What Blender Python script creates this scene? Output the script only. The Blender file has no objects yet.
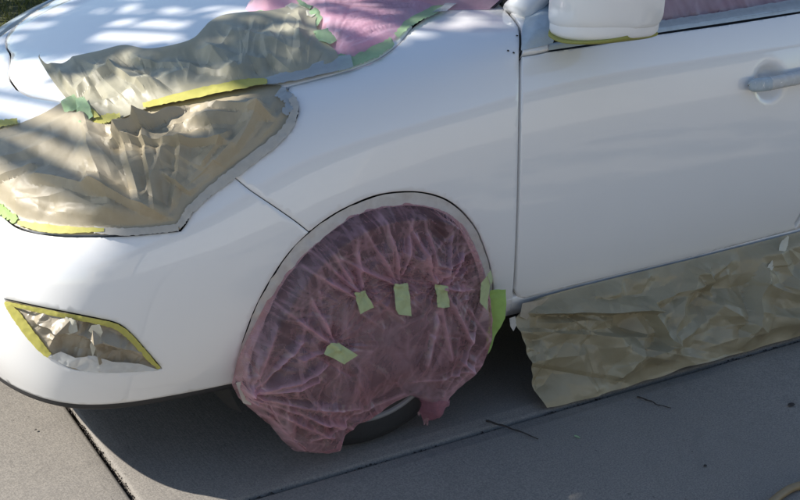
import bpy, math, random
import numpy as np
from mathutils import Vector, Matrix
from mathutils.geometry import delaunay_2d_cdt
R = math.radians
rng = np.random.default_rng(7)
random.seed(7)
scene = bpy.context.scene
COL = scene.collection

# ---------------------------------------------------------------- camera
CAM_POS = np.array([-1.523, -2.541, 1.738]); CAM_F = 1286.2          # focal length in photograph pixels (800 wide)
YAW, PITCH, ROLL = .559, .391, .033
def _cam_axes(y, p, r):
    cy, sy, cp, sp, cr, sr = math.cos(y), math.sin(y), math.cos(p), math.sin(p), math.cos(r), math.sin(r)
    f = np.array([sy*cp, cy*cp, -sp]); rt = np.array([cy, -sy, 0.]); u = np.cross(rt, f)
    return np.array([rt*cr + u*sr, -rt*sr + u*cr, f])
CAM_M = _cam_axes(YAW, PITCH, ROLL)
cam = bpy.data.cameras.new('camera'); camo = bpy.data.objects.new('camera', cam); COL.objects.link(camo)
cam.sensor_width = 36; cam.sensor_fit = 'HORIZONTAL'; cam.lens = 36 * CAM_F / 800; cam.clip_end = 500; cam.clip_start = .05
camo.matrix_world = Matrix([[*[CAM_M[0][k], CAM_M[1][k], -CAM_M[2][k]], CAM_POS[k]] for k in range(3)] + [[0, 0, 0, 1]])
scene.camera = camo

# ---------------------------------------------------------------- sky, sun, exposure
SUN = np.array([-1.12, .68, 1.0]); SUN = SUN / np.linalg.norm(SUN)     # towards the sun
world = bpy.data.worlds.new('World'); scene.world = world; world.use_nodes = True
wt = world.node_tree; wt.nodes.clear()
sky = wt.nodes.new('ShaderNodeTexSky'); sky.sky_type = 'NISHITA'; sky.sun_disc = False
sky.sun_elevation = math.asin(SUN[2]); sky.sun_rotation = math.atan2(SUN[0], SUN[1])
sky.air_density = 1.0; sky.dust_density = .4; sky.ozone_density = 1.0
bg = wt.nodes.new('ShaderNodeBackground'); bg.inputs[1].default_value = .095
wo = wt.nodes.new('ShaderNodeOutputWorld')
wt.links.new(sky.outputs[0], bg.inputs[0]); wt.links.new(bg.outputs[0], wo.inputs[0])
sl = bpy.data.lights.new('sun', 'SUN'); sl.energy = 4.3; sl.angle = R(.53); sl.color = (1, .95, .87)
so = bpy.data.objects.new('sun', sl); COL.objects.link(so)
so.rotation_euler = Vector(-SUN).to_track_quat('-Z', 'Y').to_euler(); so.location = (-4, 6, 10)
scene.view_settings.view_transform = 'Standard'; scene.view_settings.look = 'None'
scene.view_settings.exposure = .90; scene.view_settings.gamma = 1

# ---------------------------------------------------------------- object helpers
def link(o, parent=None):
    COL.objects.link(o)
    if parent is not None: o.parent = parent
    return o
def tag(o, label=None, cat=None, group=None, kind=None):
    if label: o['label'] = label
    if cat: o['category'] = cat
    if group: o['group'] = group
    if kind: o['kind'] = kind
    return o
def empty(name, loc=(0, 0, 0), parent=None):
    o = bpy.data.objects.new(name, None); o.empty_display_size = .1; o.location = loc
    return link(o, parent)
def mesh_obj(name, V, F, mat, parent=None, smooth=True, mats=None, fm=None, autosmooth=None):
    me = bpy.data.meshes.new(name)
    me.from_pydata([tuple(map(float, v)) for v in V], [], [tuple(int(i) for i in f) for f in F])
    for m in (mats or [mat]): me.materials.append(m)
    if fm is not None: me.polygons.foreach_set('material_index', np.asarray(fm, np.int32))
    if smooth: me.polygons.foreach_set('use_smooth', np.ones(len(me.polygons), bool))
    if smooth and autosmooth: me.set_sharp_from_angle(angle=R(autosmooth))
    me.update()
    return link(bpy.data.objects.new(name, me), parent)
class MB:
    """collects shapes into one mesh"""
    def __init__(s): s.V = []; s.F = []; s.n = 0
    def add(s, V, F):
        s.V.append(np.asarray(V, float).reshape(-1, 3)); s.F += [tuple(i + s.n for i in f) for f in F]; s.n += len(s.V[-1]); return s
    def tube(s, pts, rad, seg=8, cap=True):
        pts = np.asarray(pts, float); n = len(pts); rad = np.full(n, rad) if np.isscalar(rad) else np.asarray(rad)
        T = np.gradient(pts, axis=0); T /= np.linalg.norm(T, axis=1)[:, None] + 1e-12
        ref = np.array([0, 0, 1.]) if abs(T[:, 2]).mean() < .8 else np.array([1., 0, 0])
        A = np.cross(T, ref); A /= np.linalg.norm(A, axis=1)[:, None] + 1e-12; B = np.cross(T, A)
        an = np.linspace(0, 2*np.pi, seg, endpoint=False)
        V = pts[:, None] + rad[:, None, None] * (A[:, None]*np.cos(an)[None, :, None] + B[:, None]*np.sin(an)[None, :, None])
        F = [(i*seg+k, i*seg+(k+1) % seg, (i+1)*seg+(k+1) % seg, (i+1)*seg+k) for i in range(n-1) for k in range(seg)]
        if cap: F += [tuple(range(seg))[::-1], tuple((n-1)*seg+k for k in range(seg))]
        return s.add(V, F)
    def box(s, lo, hi):
        x0, y0, z0 = lo; x1, y1, z1 = hi
        return s.add([(x0,y0,z0),(x1,y0,z0),(x1,y1,z0),(x0,y1,z0),(x0,y0,z1),(x1,y0,z1),(x1,y1,z1),(x0,y1,z1)],
                     [(0,3,2,1),(4,5,6,7),(0,1,5,4),(1,2,6,5),(2,3,7,6),(3,0,4,7)])
    def lathe(s, prof, c, seg=48):                                     # profile (r, y) turned round an axis along y
        prof = np.asarray(prof, float); n = len(prof); an = np.linspace(0, 2*np.pi, seg, endpoint=False)
        V = np.stack([c[0] + prof[:, None, 0]*np.cos(an), c[1] + prof[:, None, 1] + 0*an, c[2] + prof[:, None, 0]*np.sin(an)], -1)
        F = [(i*seg+k, i*seg+(k+1) % seg, (i+1)*seg+(k+1) % seg, (i+1)*seg+k) for i in range(n-1) for k in range(seg)]
        return s.add(V, F)
    def build(s, name, mat, parent=None, smooth=True, autosmooth=None):
        return mesh_obj(name, np.concatenate(s.V), s.F, mat, parent, smooth, autosmooth=autosmooth)

# ---------------------------------------------------------------- materials
class N:
    """small node-graph helper"""
    def __init__(s, name):
        s.m = bpy.data.materials.new(name); s.m.use_nodes = True; s.t = s.m.node_tree
        s.b = s.t.nodes['Principled BSDF']; s.out = s.t.nodes['Material Output']; s._co = None
    def new(s, ty, **kw):
        n = s.t.nodes.new(ty)
        for k, v in kw.items(): setattr(n, k, v)
        return n
    def L(s, a, b): s.t.links.new(a, b)
    def co(s):
        if s._co is None: s._co = s.new('ShaderNodeNewGeometry').outputs['Position']
        return s._co
    def noise(s, scale, detail=4, rough=.55, vec=None, dist=0):
        n = s.new('ShaderNodeTexNoise'); n.inputs['Scale'].default_value = scale; n.inputs['Detail'].default_value = detail
        n.inputs['Roughness'].default_value = rough; n.inputs['Distortion'].default_value = dist
        s.L(vec or s.co(), n.inputs['Vector']); return n.outputs['Fac']
    def ramp(s, fac, stops):
        r = s.new('ShaderNodeValToRGB'); e = r.color_ramp.elements
        while len(e) < len(stops): e.new(.5)
        for k, (p, c) in enumerate(stops):
            e[k].position = p; e[k].color = (*c, 1) if len(c) == 3 else c
        s.L(fac, r.inputs[0]); return r.outputs[0]
    def mix(s, fac, a, b, blend='MIX'):
        m = s.new('ShaderNodeMix', data_type='RGBA', blend_type=blend)
        for sock, v in ((m.inputs[0], fac), (m.inputs[6], a), (m.inputs[7], b)):
            if hasattr(v, 'is_output'): s.L(v, sock)
            else: sock.default_value = v if not isinstance(v, tuple) else (*v, 1)[:4]
        return m.outputs[2]
    def math(s, op, a, b=0.):
        m = s.new('ShaderNodeMath', operation=op)
        for sock, v in ((m.inputs[0], a), (m.inputs[1], b)):
            if hasattr(v, 'is_output'): s.L(v, sock)
            else: sock.default_value = v
        return m.outputs[0]
    def bump(s, h, strength, dist=.01, target=None):
        b = s.new('ShaderNodeBump'); b.inputs['Strength'].default_value = strength; b.inputs['Distance'].default_value = dist
        s.L(h, b.inputs['Height']); s.L(b.outputs[0], target or s.b.inputs['Normal']); return b
    def set(s, **kw):
        for k, v in kw.items():
            i = s.b.inputs[k.replace('_', ' ').replace('IOR', 'IOR')]
            if hasattr(v, 'is_output'): s.L(v, i)
            else: i.default_value = (*v, 1) if isinstance(v, tuple) and len(v) == 3 else v
        return s

def mat_paint():
    g = N('white car paint')
    c = g.mix(g.noise(2.3, 3), (.77, .765, .755), (.81, .805, .795))
    dust = g.ramp(g.noise(6, 6, .65), [(.45, (0, 0, 0)), (.75, (1, 1, 1))])
    g.set(Base_Color=c, Roughness=g.math('MULTIPLY_ADD', dust, .14), Coat_Weight=1., Coat_Roughness=.035, Coat_IOR=1.62)
    for l in list(g.t.links):
        if l.to_socket == g.b.inputs['Roughness']: l.from_node.inputs[2].default_value = .34
    g.bump(g.noise(5.5, 2, .5), .05, .012)
    bm_ = g.new('ShaderNodeBump'); bm_.inputs['Strength'].default_value = .05; bm_.inputs['Distance'].default_value = .008
    g.L(g.noise(7, 2), bm_.inputs['Height']); g.L(bm_.outputs[0], g.b.inputs['Coat Normal'])
    return g.m
def mat_plain(name, col, rough=.5, metal=0., spec=.5, var=.15, scale=30, bump=0., trans=0.):
    g = N(name); lo = tuple(v * (1 - var) for v in col); hi = tuple(min(1, v * (1 + var)) for v in col)
    g.set(Base_Color=g.mix(g.noise(scale, 4), lo, hi), Roughness=rough, Metallic=metal, Specular_IOR_Level=spec)
    if bump: g.bump(g.noise(scale * 3, 4), bump, .004)
    return g.m
def thin_mix(g, col, frac):
    """let a share of the light pass through a thin sheet"""
    t = g.new('ShaderNodeBsdfTranslucent'); mx = g.new('ShaderNodeMixShader'); mx.inputs[0].default_value = frac
    if hasattr(col, 'is_output'): g.L(col, t.inputs[0])
    else: t.inputs[0].default_value = (*col, 1)
    g.L(g.b.outputs[0], mx.inputs[1]); g.L(t.outputs[0], mx.inputs[2]); g.L(mx.outputs[0], g.out.inputs[0]); return mx
def mat_paper(name, a, b, rough=.48, trans=.12, spec=.45):
    g = N(name)
    c = g.mix(g.ramp(g.noise(9, 5, .6), [(.3, (0, 0, 0)), (.7, (1, 1, 1))]), a, b)
    fib = g.noise(420, 3, .7)
    c = g.mix(g.math('MULTIPLY', fib, .25), c, tuple(v * .6 for v in a))
    g.set(Base_Color=c, Roughness=rough, Specular_IOR_Level=spec)
    g.bump(g.noise(150, 4, .6), .12, .0015)
    thin_mix(g, c, trans); return g.m
def mat_film(name, a, b, clear, rough=.22, lo=.3, hi=.7, spec=.6, gather=None, pleat=(.76, .46, .52)):
    """thin tinted plastic film: part clear, part milky; the more edge-on it is seen, the less passes"""
    g = N(name)
    n1 = g.noise(7, 5, .6, dist=.6)
    c = g.mix(g.ramp(n1, [(lo, (0, 0, 0)), (hi, (1, 1, 1))]), a, b)
    if gather:                                             # doubled, more strongly coloured film where it is bunched up low down
        sp = g.new('ShaderNodeSeparateXYZ'); g.L(g.co(), sp.inputs[0])
        zz = g.math('ADD', sp.outputs['Z'], g.math('MULTIPLY_ADD', g.noise(5, 4), .24)); gz = g.ramp(zz, [(.20, (1, 1, 1)), (.50, (0, 0, 0))])
        c = g.mix(gz, c, gather)
    g.set(Base_Color=c, Roughness=rough, Specular_IOR_Level=spec)
    g.bump(g.noise(70, 4, .6, dist=1.2), .10, .002)
    mx = thin_mix(g, c, .40)
    tr = g.new('ShaderNodeBsdfTransparent'); tr.inputs[0].default_value = (.95, .75, .79, 1)
    m2 = g.new('ShaderNodeMixShader')
    k = g.ramp(g.noise(14, 6, .65, dist=1.0), [(.30, (clear + .07,) * 3), (.64, (max(0.02, clear - .07),) * 3)])
    lw = g.new('ShaderNodeLayerWeight'); lw.inputs['Blend'].default_value = .5
    cs = g.math('MAXIMUM', g.math('SUBTRACT', 1., lw.outputs['Facing']), .12)
    if gather: k = g.mix(gz, k, (clear*.75,)*3)
    at = g.new('ShaderNodeAttribute'); at.attribute_name = 'plies'       # how many plies of film lie here: gathers and pleats are thicker
    t = g.math('POWER', k, g.math('DIVIDE', g.math('ADD', 1., at.outputs['Fac']), cs))
    pc = g.mix(g.math('MINIMUM', g.math('MULTIPLY', at.outputs['Fac'], .30), 1.), c, pleat); 
    for q in (g.b.inputs['Base Color'], mx.inputs[2].links[0].from_node.inputs[0]): g.L(pc, q)
    g.L(t, m2.inputs[0]); g.L(mx.outputs[0], m2.inputs[1]); g.L(tr.outputs[0], m2.inputs[2]); g.L(m2.outputs[0], g.out.inputs[0])
    return g.m
def mat_tape(name, col, rough=.55, trans=.25, clear=0.):
    g = N(name); c = g.mix(g.noise(60, 4), tuple(v * .82 for v in col), tuple(min(1, v * 1.12) for v in col))
    g.set(Base_Color=c, Roughness=rough, Specular_IOR_Level=.4)
    g.bump(g.noise(500, 2), .3, .001); mx = thin_mix(g, c, trans)
    if clear:
        tr = g.new('ShaderNodeBsdfTransparent'); m2 = g.new('ShaderNodeMixShader'); m2.inputs[0].default_value = clear
        g.L(mx.outputs[0], m2.inputs[1]); g.L(tr.outputs[0], m2.inputs[2]); g.L(m2.outputs[0], g.out.inputs[0])
    return g.m
def mat_concrete():
    g = N('brushed concrete')
    big = g.noise(1.1, 6, .6); mid = g.noise(9, 6, .7); fine = g.noise(230, 4, .75)
    c = g.mix(g.ramp(big, [(.35, (0, 0, 0)), (.68, (1, 1, 1))]), (.258, .234, .204), (.312, .285, .249))
    c = g.mix(g.math('MULTIPLY', g.ramp(mid, [(.46, (0, 0, 0)), (.72, (1, 1, 1))]), .35), c, (.22, .203, .186))
    c = g.mix(g.ramp(fine, [(.40, (.6,) * 3), (.60, (0, 0, 0))]), c, (.115, .107, .098))
    pit = g.new('ShaderNodeTexVoronoi', feature='F1'); pit.inputs['Scale'].default_value = 95; g.L(g.co(), pit.inputs['Vector'])
    pm = g.ramp(pit.outputs['Distance'], [(.07, (.55,) * 3), (.13, (0, 0, 0))])
    c = g.mix(g.math('MULTIPLY', pm, g.ramp(g.noise(14, 3), [(.5, (0, 0, 0)), (.62, (1, 1, 1))])), c, (.09, .08, .07))
    st = g.ramp(g.noise(2.6, 5, .7, dist=1.5), [(.56, (0, 0, 0)), (.70, (1, 1, 1))]); c = g.mix(g.math('MULTIPLY', st, .30), c, (.13, .118, .105))
    sp = g.ramp(g.noise(46, 2, .5), [(.70, (0, 0, 0)), (.74, (1, 1, 1))]); c = g.mix(g.math('MULTIPLY', sp, .5), c, (.10, .09, .08))
    g.set(Base_Color=c, Roughness=.88, Specular_IOR_Level=.25)
    sc = g.new('ShaderNodeMapping'); sc.inputs['Scale'].default_value = (160, 18, 1); g.L(g.co(), sc.inputs['Vector'])
    g.bump(g.mix(.55, fine, g.noise(1, 4, .6, vec=sc.outputs[0])), .45, .003); return g.m
M = dict(
    paint=mat_paint(),
    black=mat_plain('black underbody', (.018, .018, .019), .8, var=.3),
    trim=mat_plain('black satin trim', (.025, .025, .027), .5, var=.2),
    rubber=mat_plain('tyre rubber', (.022, .022, .023), .75, var=.3, scale=60, bump=.2),
    rim=mat_plain('silver wheel paint', (.55, .56, .58), .35, .55),
    cover=mat_plain('grey wheel cover', (.20, .20, .205), .45, .1),
    stucco=mat_plain('cream stucco', (.62, .57, .49), .9, var=.08, scale=6, bump=.4),
    rooftile=mat_plain('roof shingle', (.16, .12, .10), .85, var=.3, scale=9),
    whitewood=mat_plain('white painted wood', (.72, .71, .68), .5, var=.05),
    hub=mat_plain('grey wheel steel', (.13, .13, .135), .5, .2),
    glass=mat_plain('dark window glass', (.02, .024, .026), .06, spec=.8, var=.1),
    lens=mat_plain('headlight lens', (.45, .47, .5), .08, .4, spec=.7),
    brown=mat_paper('brown masking paper', (.41, .35, .24), (.49, .42, .30)),
    hoodpaper=mat_paper('thin olive masking paper', (.37, .345, .25), (.44, .41, .30), .45, .15),
    skirt=mat_paper('olive masking paper', (.31, .265, .168), (.385, .335, .222), .36, .06),
    foil=mat_paper('glossy taupe masking paper', (.29, .245, .175), (.42, .365, .275), .34, .05, .5),
    pinkfilm=mat_film('dusky pink plastic film', (.68, .32, .34), (.66, .50, .53), .83, .08, spec=1.0, gather=(.56, .20, .25)),
    sunlitfilm=mat_film('sunlit-toned pink plastic film', (.80, .42, .56), (.80, .58, .68), .40, .14, spec=.9),  # lighter than the wheel film: sunlight put into its colour
    green=mat_tape('green masking tape', (.50, .59, .32)),
    mint=mat_tape('pale green masking tape', (.40, .58, .33), .45, .3, .08),
    lime=mat_tape('bright green tape', (.36, .56, .15)),
    yellow=mat_tape('yellow masking tape', (.58, .54, .14)),
    cream=mat_tape('cream masking tape', (.56, .53, .47), .45, .2),
    clear=mat_tape('clear masking film', (.50, .55, .58), .2, .2, .25),
    foot=mat_tape('bluish masking film', (.46, .53, .57), .18, .05),
    sidefilm=mat_film('rose plastic film', (.58, .36, .42), (.62, .46, .52), .35, .16, spec=.9),
    redfilm=mat_film('rosy doubled film', (.50, .22, .28), (.50, .30, .36), .70),
    olive=mat_tape('olive tape', (.36, .36, .10)),
    palecream=mat_tape('pale cream tape', (.62, .60, .50), .4, .2),
    creamdark=mat_tape('tan tape', (.42, .36, .27), .5, .2),
    archtape=mat_tape('milky arch tape', (.64, .61, .57), .3, .15),
    clearwhite=mat_tape('crinkled white tape', (.70, .71, .70), .2, .2, .1),
    concrete=mat_concrete(),
    dirt=mat_plain('joint dirt', (.035, .028, .022), .95, var=.6, scale=120, bump=.5),
    lawn=mat_plain('lawn soil', (.07, .075, .03), .95, var=.4, scale=4, bump=.5),
    bark=mat_plain('bark', (.10, .075, .055), .9, var=.4, scale=25, bump=.8),
    twig=mat_plain('dry twig', (.035, .028, .024), .85, var=.4, scale=80),
    hose=mat_plain('tan hose', (.26, .19, .10), .5, var=.2, scale=40),
)
def mat_leaf(name, a, b):
    g = N(name); oi = g.new('ShaderNodeTexNoise'); oi.inputs['Scale'].default_value = 3.1; g.L(g.co(), oi.inputs['Vector'])
    c = g.mix(oi.outputs['Fac'], a, b); g.set(Base_Color=c, Roughness=.55, Specular_IOR_Level=.3); thin_mix(g, c, .3); return g.m
M['leaf'] = mat_leaf('tree leaf', (.035, .07, .018), (.075, .12, .03))
M['hedge'] = mat_leaf('hedge leaf', (.02, .035, .012), (.045, .07, .02))
M['grass'] = mat_leaf('grass blade', (.10, .12, .03), (.17, .17, .05))
# ---------------------------------------------------------------- body surface (bicubic B-spline cage)
def _interp(xs, ys, x): return np.interp(x, xs, ys)
SX = [-.56, -.35, -.1, .2, .5]
CY = .88                                   # the car's centre plane
Zrow = [([0], [.20]), ([0], [.275]), ([0], [.40]), ([0], [.53]),
        ([-.56, -.35, -.1], [.625, .645, .66]),
        ([-.56, -.35, -.1, .2, .5, 1, 1.8, 2.6], [.690, .735, .775, .79, .80, .81, .82, .83]),
        ([-.56, -.35, -.1, .2, .5, 1, 1.8, 2.6], [.752, .818, .860, .885, .905, .918, .932, .95]),
        ([-.56, -.35, -.1, .2, .5, 1, 1.8, 2.6], [.803, .879, .918, .950, .975, .992, 1.006, 1.02]),
        ([-.56, -.35, -.1, .2, .5, 1, 1.8, 2.6], [.822, .900, .946, .982, 1.005, 1.02, 1.03, 1.04]),
        ([-.56, -.35, -.1, .2, .5, 1], [.842, .917, .958, 1.0, 1.025, 1.03]),
        ([-.56, -.35, -.1, .2, .5, 1], [.854, .922, .966, 1.01, 1.035, 1.035])]
Yrow = [([-.56, -.35], [.075, .06]), ([-.56, -.35], [.045, .03]), ([-.56, -.35], [.028, .002]),
        ([-.56, -.35], [.028, -.006]), ([-.56, -.35, -.1], [.045, .008, -.002]),
        ([-.56, -.35, -.1, .2], [.085, .035, .018, .010]),
        ([-.56, -.35, -.1, .2, .5], [.155, .075, .055, .045, .040]),
        ([-.56, -.35, -.1, .2, .5], [.25, .165, .135, .115, .088]),
        ([-.56, -.35, -.1, .2, .5], [.40, .33, .31, .29, .22]),
        ([-.56, -.35, -.1, .2, .5], [.63, .60, .59, .58, .55]),
        ([0], [.88])]
Xrow = [[.02, .01, 0, 0, 0, .01, .02, .03, .05, .08, .10]]
SIDE = [-.56, -.35, -.1, .2, .5, .85, 1.25, 1.75, 2.3, 2.8, 3.15]
def cage():
    P = []
    dz0 = [.20, .275, .40, .53, .61, .665, .713, .753, .79, .822, .846]
    dx = np.array([.045, .012, 0, .006, .05, .12, .195, .27, .345, .42, .49])
    fr = [(-.955, 1.0, [.88]*11, 0),
          (-.940, .97, [.52, .52, .52, .52, .52, .53, .55, .59, .66, .77, .88], 0),
          (-.885, .85, [.26, .25, .24, .245, .27, .305, .36, .435, .55, .715, .88], 0),
          (-.760, .62, [.11, .085, .072, .075, .10, .145, .215, .315, .46, .675, .88], 0)]
    for x0, k, ys, _ in fr:
        P.append([(x0 + dx[j] * k, ys[j], dz0[j]) for j in range(11)])
    for x in SIDE:
        col = []
        for j in range(11):
            w = max(0, min(1, (-.0 - x) / .56))
            col.append((x + w * Xrow[0][j] * 1.2, _interp(*Yrow[j], x), _interp(*Zrow[j], x)))
        P.append(col)
    # rear wrap
    for x, y, k in [(3.42, .05, .4), (3.56, .2, .8), (3.62, .5, 1), (3.63, .88, 1)]:
        col = []
        for j in range(11):
            yy = y + (.88 - y) * max(0, (j - 5) / 5.) ** 1.3
            zz = [.22, .3, .42, .55, .67, .80, .92, 1.0, 1.035, 1.05, 1.05][j]
            xx = x - k * [.06, .02, 0, 0, .0, .01, .03, .07, .14, .25, .4][j]
            col.append((xx, yy, zz))
        P.append(col)
    P = np.array(P, float)
    mir = lambda a: a * [1, -1, 1] + [0, 2 * CY, 0]
    P = np.concatenate([mir(P[1:2]), P, mir(P[-2:-1])])
    P = np.concatenate([2 * P[:, :1] - P[:, 1:2], P, mir(P[:, -2:-1])], 1)
    return P
CAGE = cage()
NS, NT = CAGE.shape[0] - 3, CAGE.shape[1] - 3
def _b(t): return np.stack([(1 - t)**3, 3*t**3 - 6*t**2 + 4, -3*t**3 + 3*t**2 + 3*t + 1, t**3], -1) / 6
def _d(t): return np.stack([-(1 - t)**2, 3*t**2 - 4*t, -3*t**2 + 2*t + 1, t**2], -1) / 2
def body(st, der=False):
    st = np.atleast_2d(st)
    s = np.clip(st[:, 0], 0, NS - 1e-6); t = np.clip(st[:, 1], 0, NT - 1e-6)
    i = s.astype(int); j = t.astype(int); fs = s - i; ft = t - j
    Q = CAGE[(i[:, None] + np.arange(4))[:, :, None], (j[:, None] + np.arange(4))[:, None, :]]
    bs, bt = _b(fs), _b(ft)
    p = np.einsum('na,nb,nabc->nc', bs, bt, Q)
    if not der: return p
    ds = np.einsum('na,nb,nabc->nc', _d(fs), bt, Q); dt = np.einsum('na,nb,nabc->nc', bs, _d(ft), Q)
    n = np.cross(ds, dt); n /= np.linalg.norm(n, axis=1)[:, None] + 1e-12
    return p, n, ds, dt
def cam_ray(px):
    px = np.atleast_2d(px)
    d = np.stack([(px[:, 0] - 400)/CAM_F, -(px[:, 1] - 250)/CAM_F, np.ones(len(px))], 1) @ CAM_M
    return d / np.linalg.norm(d, axis=1)[:, None]
def to_px(P):
    q = (np.atleast_2d(P) - CAM_POS) @ CAM_M.T
    return np.stack([400 + CAM_F*q[:, 0]/q[:, 2], 250 - CAM_F*q[:, 1]/q[:, 2]], 1)
_gs, _gt = np.meshgrid(np.linspace(0.5, 13, 220), np.linspace(0, 10, 120), indexing='ij')
_gst = np.stack([_gs.ravel(), _gt.ravel()], 1)
_gp, _gn, _, _ = body(_gst, True)
_vis = ((CAM_POS - _gp) * _gn).sum(1) > 0
_gst = _gst[_vis]; _gpx = to_px(_gp[_vis])
from mathutils.kdtree import KDTree
def kd2(P):
    k = KDTree(len(P))
    for i, q in enumerate(P): k.insert((q[0], q[1], 0), i)
    k.balance(); return k
_kd = kd2(_gpx)
def px_to_st(px):
    """where the sight line through a measured photo point meets the body surface, in surface parameters"""
    px = np.atleast_2d(np.asarray(px, float)); st = np.zeros((len(px), 2))
    for a, q in enumerate(px): st[a] = _gst[_kd.find((q[0], q[1], 0))[1]]
    for _ in range(5):
        p, n, ds, dt = body(st, True); f0 = to_px(p); e = 1e-4
        Js = (to_px(p + ds*e) - f0)/e; Jt = (to_px(p + dt*e) - f0)/e; r = px - f0
        det = Js[:, 0]*Jt[:, 1] - Js[:, 1]*Jt[:, 0]; det = np.where(abs(det) < 1e-3, 1e-3, det)
        du = (r[:, 0]*Jt[:, 1] - r[:, 1]*Jt[:, 0])/det; dv = (Js[:, 0]*r[:, 1] - Js[:, 1]*r[:, 0])/det
        st = st + np.clip(np.stack([du, dv], 1), -.4, .4); st = np.clip(st, [0, 0], [NS, NT])
    return st
def base_body(px):
    p, n, _, _ = body(px_to_st(px), True); return p, n
def base_plane(n, p0):
    n = np.asarray(n, float); n = n/np.linalg.norm(n)
    def f(px):
        d = cam_ray(px); k = ((np.asarray(p0) - CAM_POS) @ n)/(d @ n)
        return CAM_POS + d*k[:, None], np.repeat(n[None], len(d), 0)
    return f
# ---------------------------------------------------------------- 2-D fills
def resample(P, step, closed=True):
    P = np.asarray(P, float); Q = np.concatenate([P, P[:1]]) if closed else P
    out = []
    for a, b in zip(Q[:-1], Q[1:]):
        k = max(1, int(round(np.linalg.norm(b - a)/step)))
        out += [a + (b - a)*i/k for i in range(k)]
    if not closed: out.append(Q[-1])
    return np.array(out)
def spline(P, step=None, closed=False, n=12):
    """smooth Catmull-Rom curve through measured points"""
    P = np.asarray(P, float)
    Q = np.concatenate([P[-1:], P, P[:2]]) if closed else np.concatenate([2*P[:1]-P[1:2], P, 2*P[-1:]-P[-2:-1]])
    out = []
    for i in range(1, len(Q) - 2):
        t = np.linspace(0, 1, n, endpoint=False)[:, None]; a, b, c, d = Q[i-1], Q[i], Q[i+1], Q[i+2]
        out.append(.5*((2*b) + (-a+c)*t + (2*a-5*b+4*c-d)*t**2 + (-a+3*b-3*c+d)*t**3))
    out = np.concatenate(out + ([] if closed else [P[-1:]]))
    return resample(out, step, closed) if step else out
def inside(P, poly):
    x, y = P[:, 0], P[:, 1]; c = np.zeros(len(P), bool)
    for (x0, y0), (x1, y1) in zip(poly, np.roll(poly, -1, 0)):
        m = (y0 > y) != (y1 > y)
        if m.any(): c ^= m & (x < (x1 - x0)*(y - y0)/((y1 - y0) if y1 != y0 else 1e-12) + x0)
    return c
def edge_dist(P, poly, closed=True):
    d = np.full(len(P), 1e9); B = np.roll(poly, -1, 0) if closed else poly[1:]
    A = poly if closed else poly[:-1]
    for a, b in zip(A, B):
        ab = b - a; L = ab @ ab + 1e-12; t = np.clip(((P - a) @ ab)/L, 0, 1)
        d = np.minimum(d, np.hypot(*(P - a - t[:, None]*ab).T))
    return d
def cdt_fill(outline, step, holes=(), jitter=.25, edge_step=None, creases=()):
    """triangulate a 2-D outline with an even cloud of inner points; returns points, triangles, loops of border indices"""
    loops = [resample(o, edge_step or step) for o in (outline, *holes)]
    lo, hi = loops[0].min(0), loops[0].max(0)
    gx, gy = np.meshgrid(np.arange(lo[0], hi[0], step), np.arange(lo[1], hi[1], step*.87))
    gx = gx + (np.arange(gx.shape[0]) % 2)[:, None]*step/2
    G = np.stack([gx.ravel(), gy.ravel()], 1); G = G + rng.uniform(-jitter, jitter, G.shape)*step
    k = inside(G, loops[0])
    for h in loops[1:]: k &= ~inside(G, h)
    G = G[k]
    for l in loops: G = G[edge_dist(G, l) > .55*step]
    pts, E, o = [], [], 0
    ids = []
    for l in loops:
        n = len(l); pts.append(l); E += [(o + i, o + (i+1) % n) for i in range(n)]; ids.append(np.arange(o, o+n)); o += n
    for a, b in creases:                                                # mesh edges run along the creases
        a, b = np.asarray(a, float), np.asarray(b, float); L = resample(np.array([a, b]), step*2, False)
        L = L[inside(L, loops[0])]
        if len(L) < 2: continue
        L = L[edge_dist(L, loops[0]) > step]
        if len(L) < 2 or np.linalg.norm(np.diff(L, axis=0), axis=1).max() > step*3: continue
        G = G[edge_dist(G, L, False) > .5*step]; pts.append(L); E += [(o + i, o + i + 1) for i in range(len(L) - 1)]; o += len(L)
    allp = np.concatenate(pts + [G])
    v, e, f, ov, oe, of = delaunay_2d_cdt([Vector(p) for p in allp], E, [], 0, 1e-7)
    V = np.array([(p[0], p[1]) for p in v]); F = np.array([list(t) for t in f if len(t) == 3])
    c = V[F].mean(1); k = inside(c, loops[0])
    for h in loops[1:]: k &= ~inside(c, h)
    F = F[k]
    back = {}
    for new, olds in enumerate(ov):
        for q in olds: back[q] = new
    ids = [np.array([back[i] for i in l]) for l in ids]
    return V, F, ids
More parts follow.
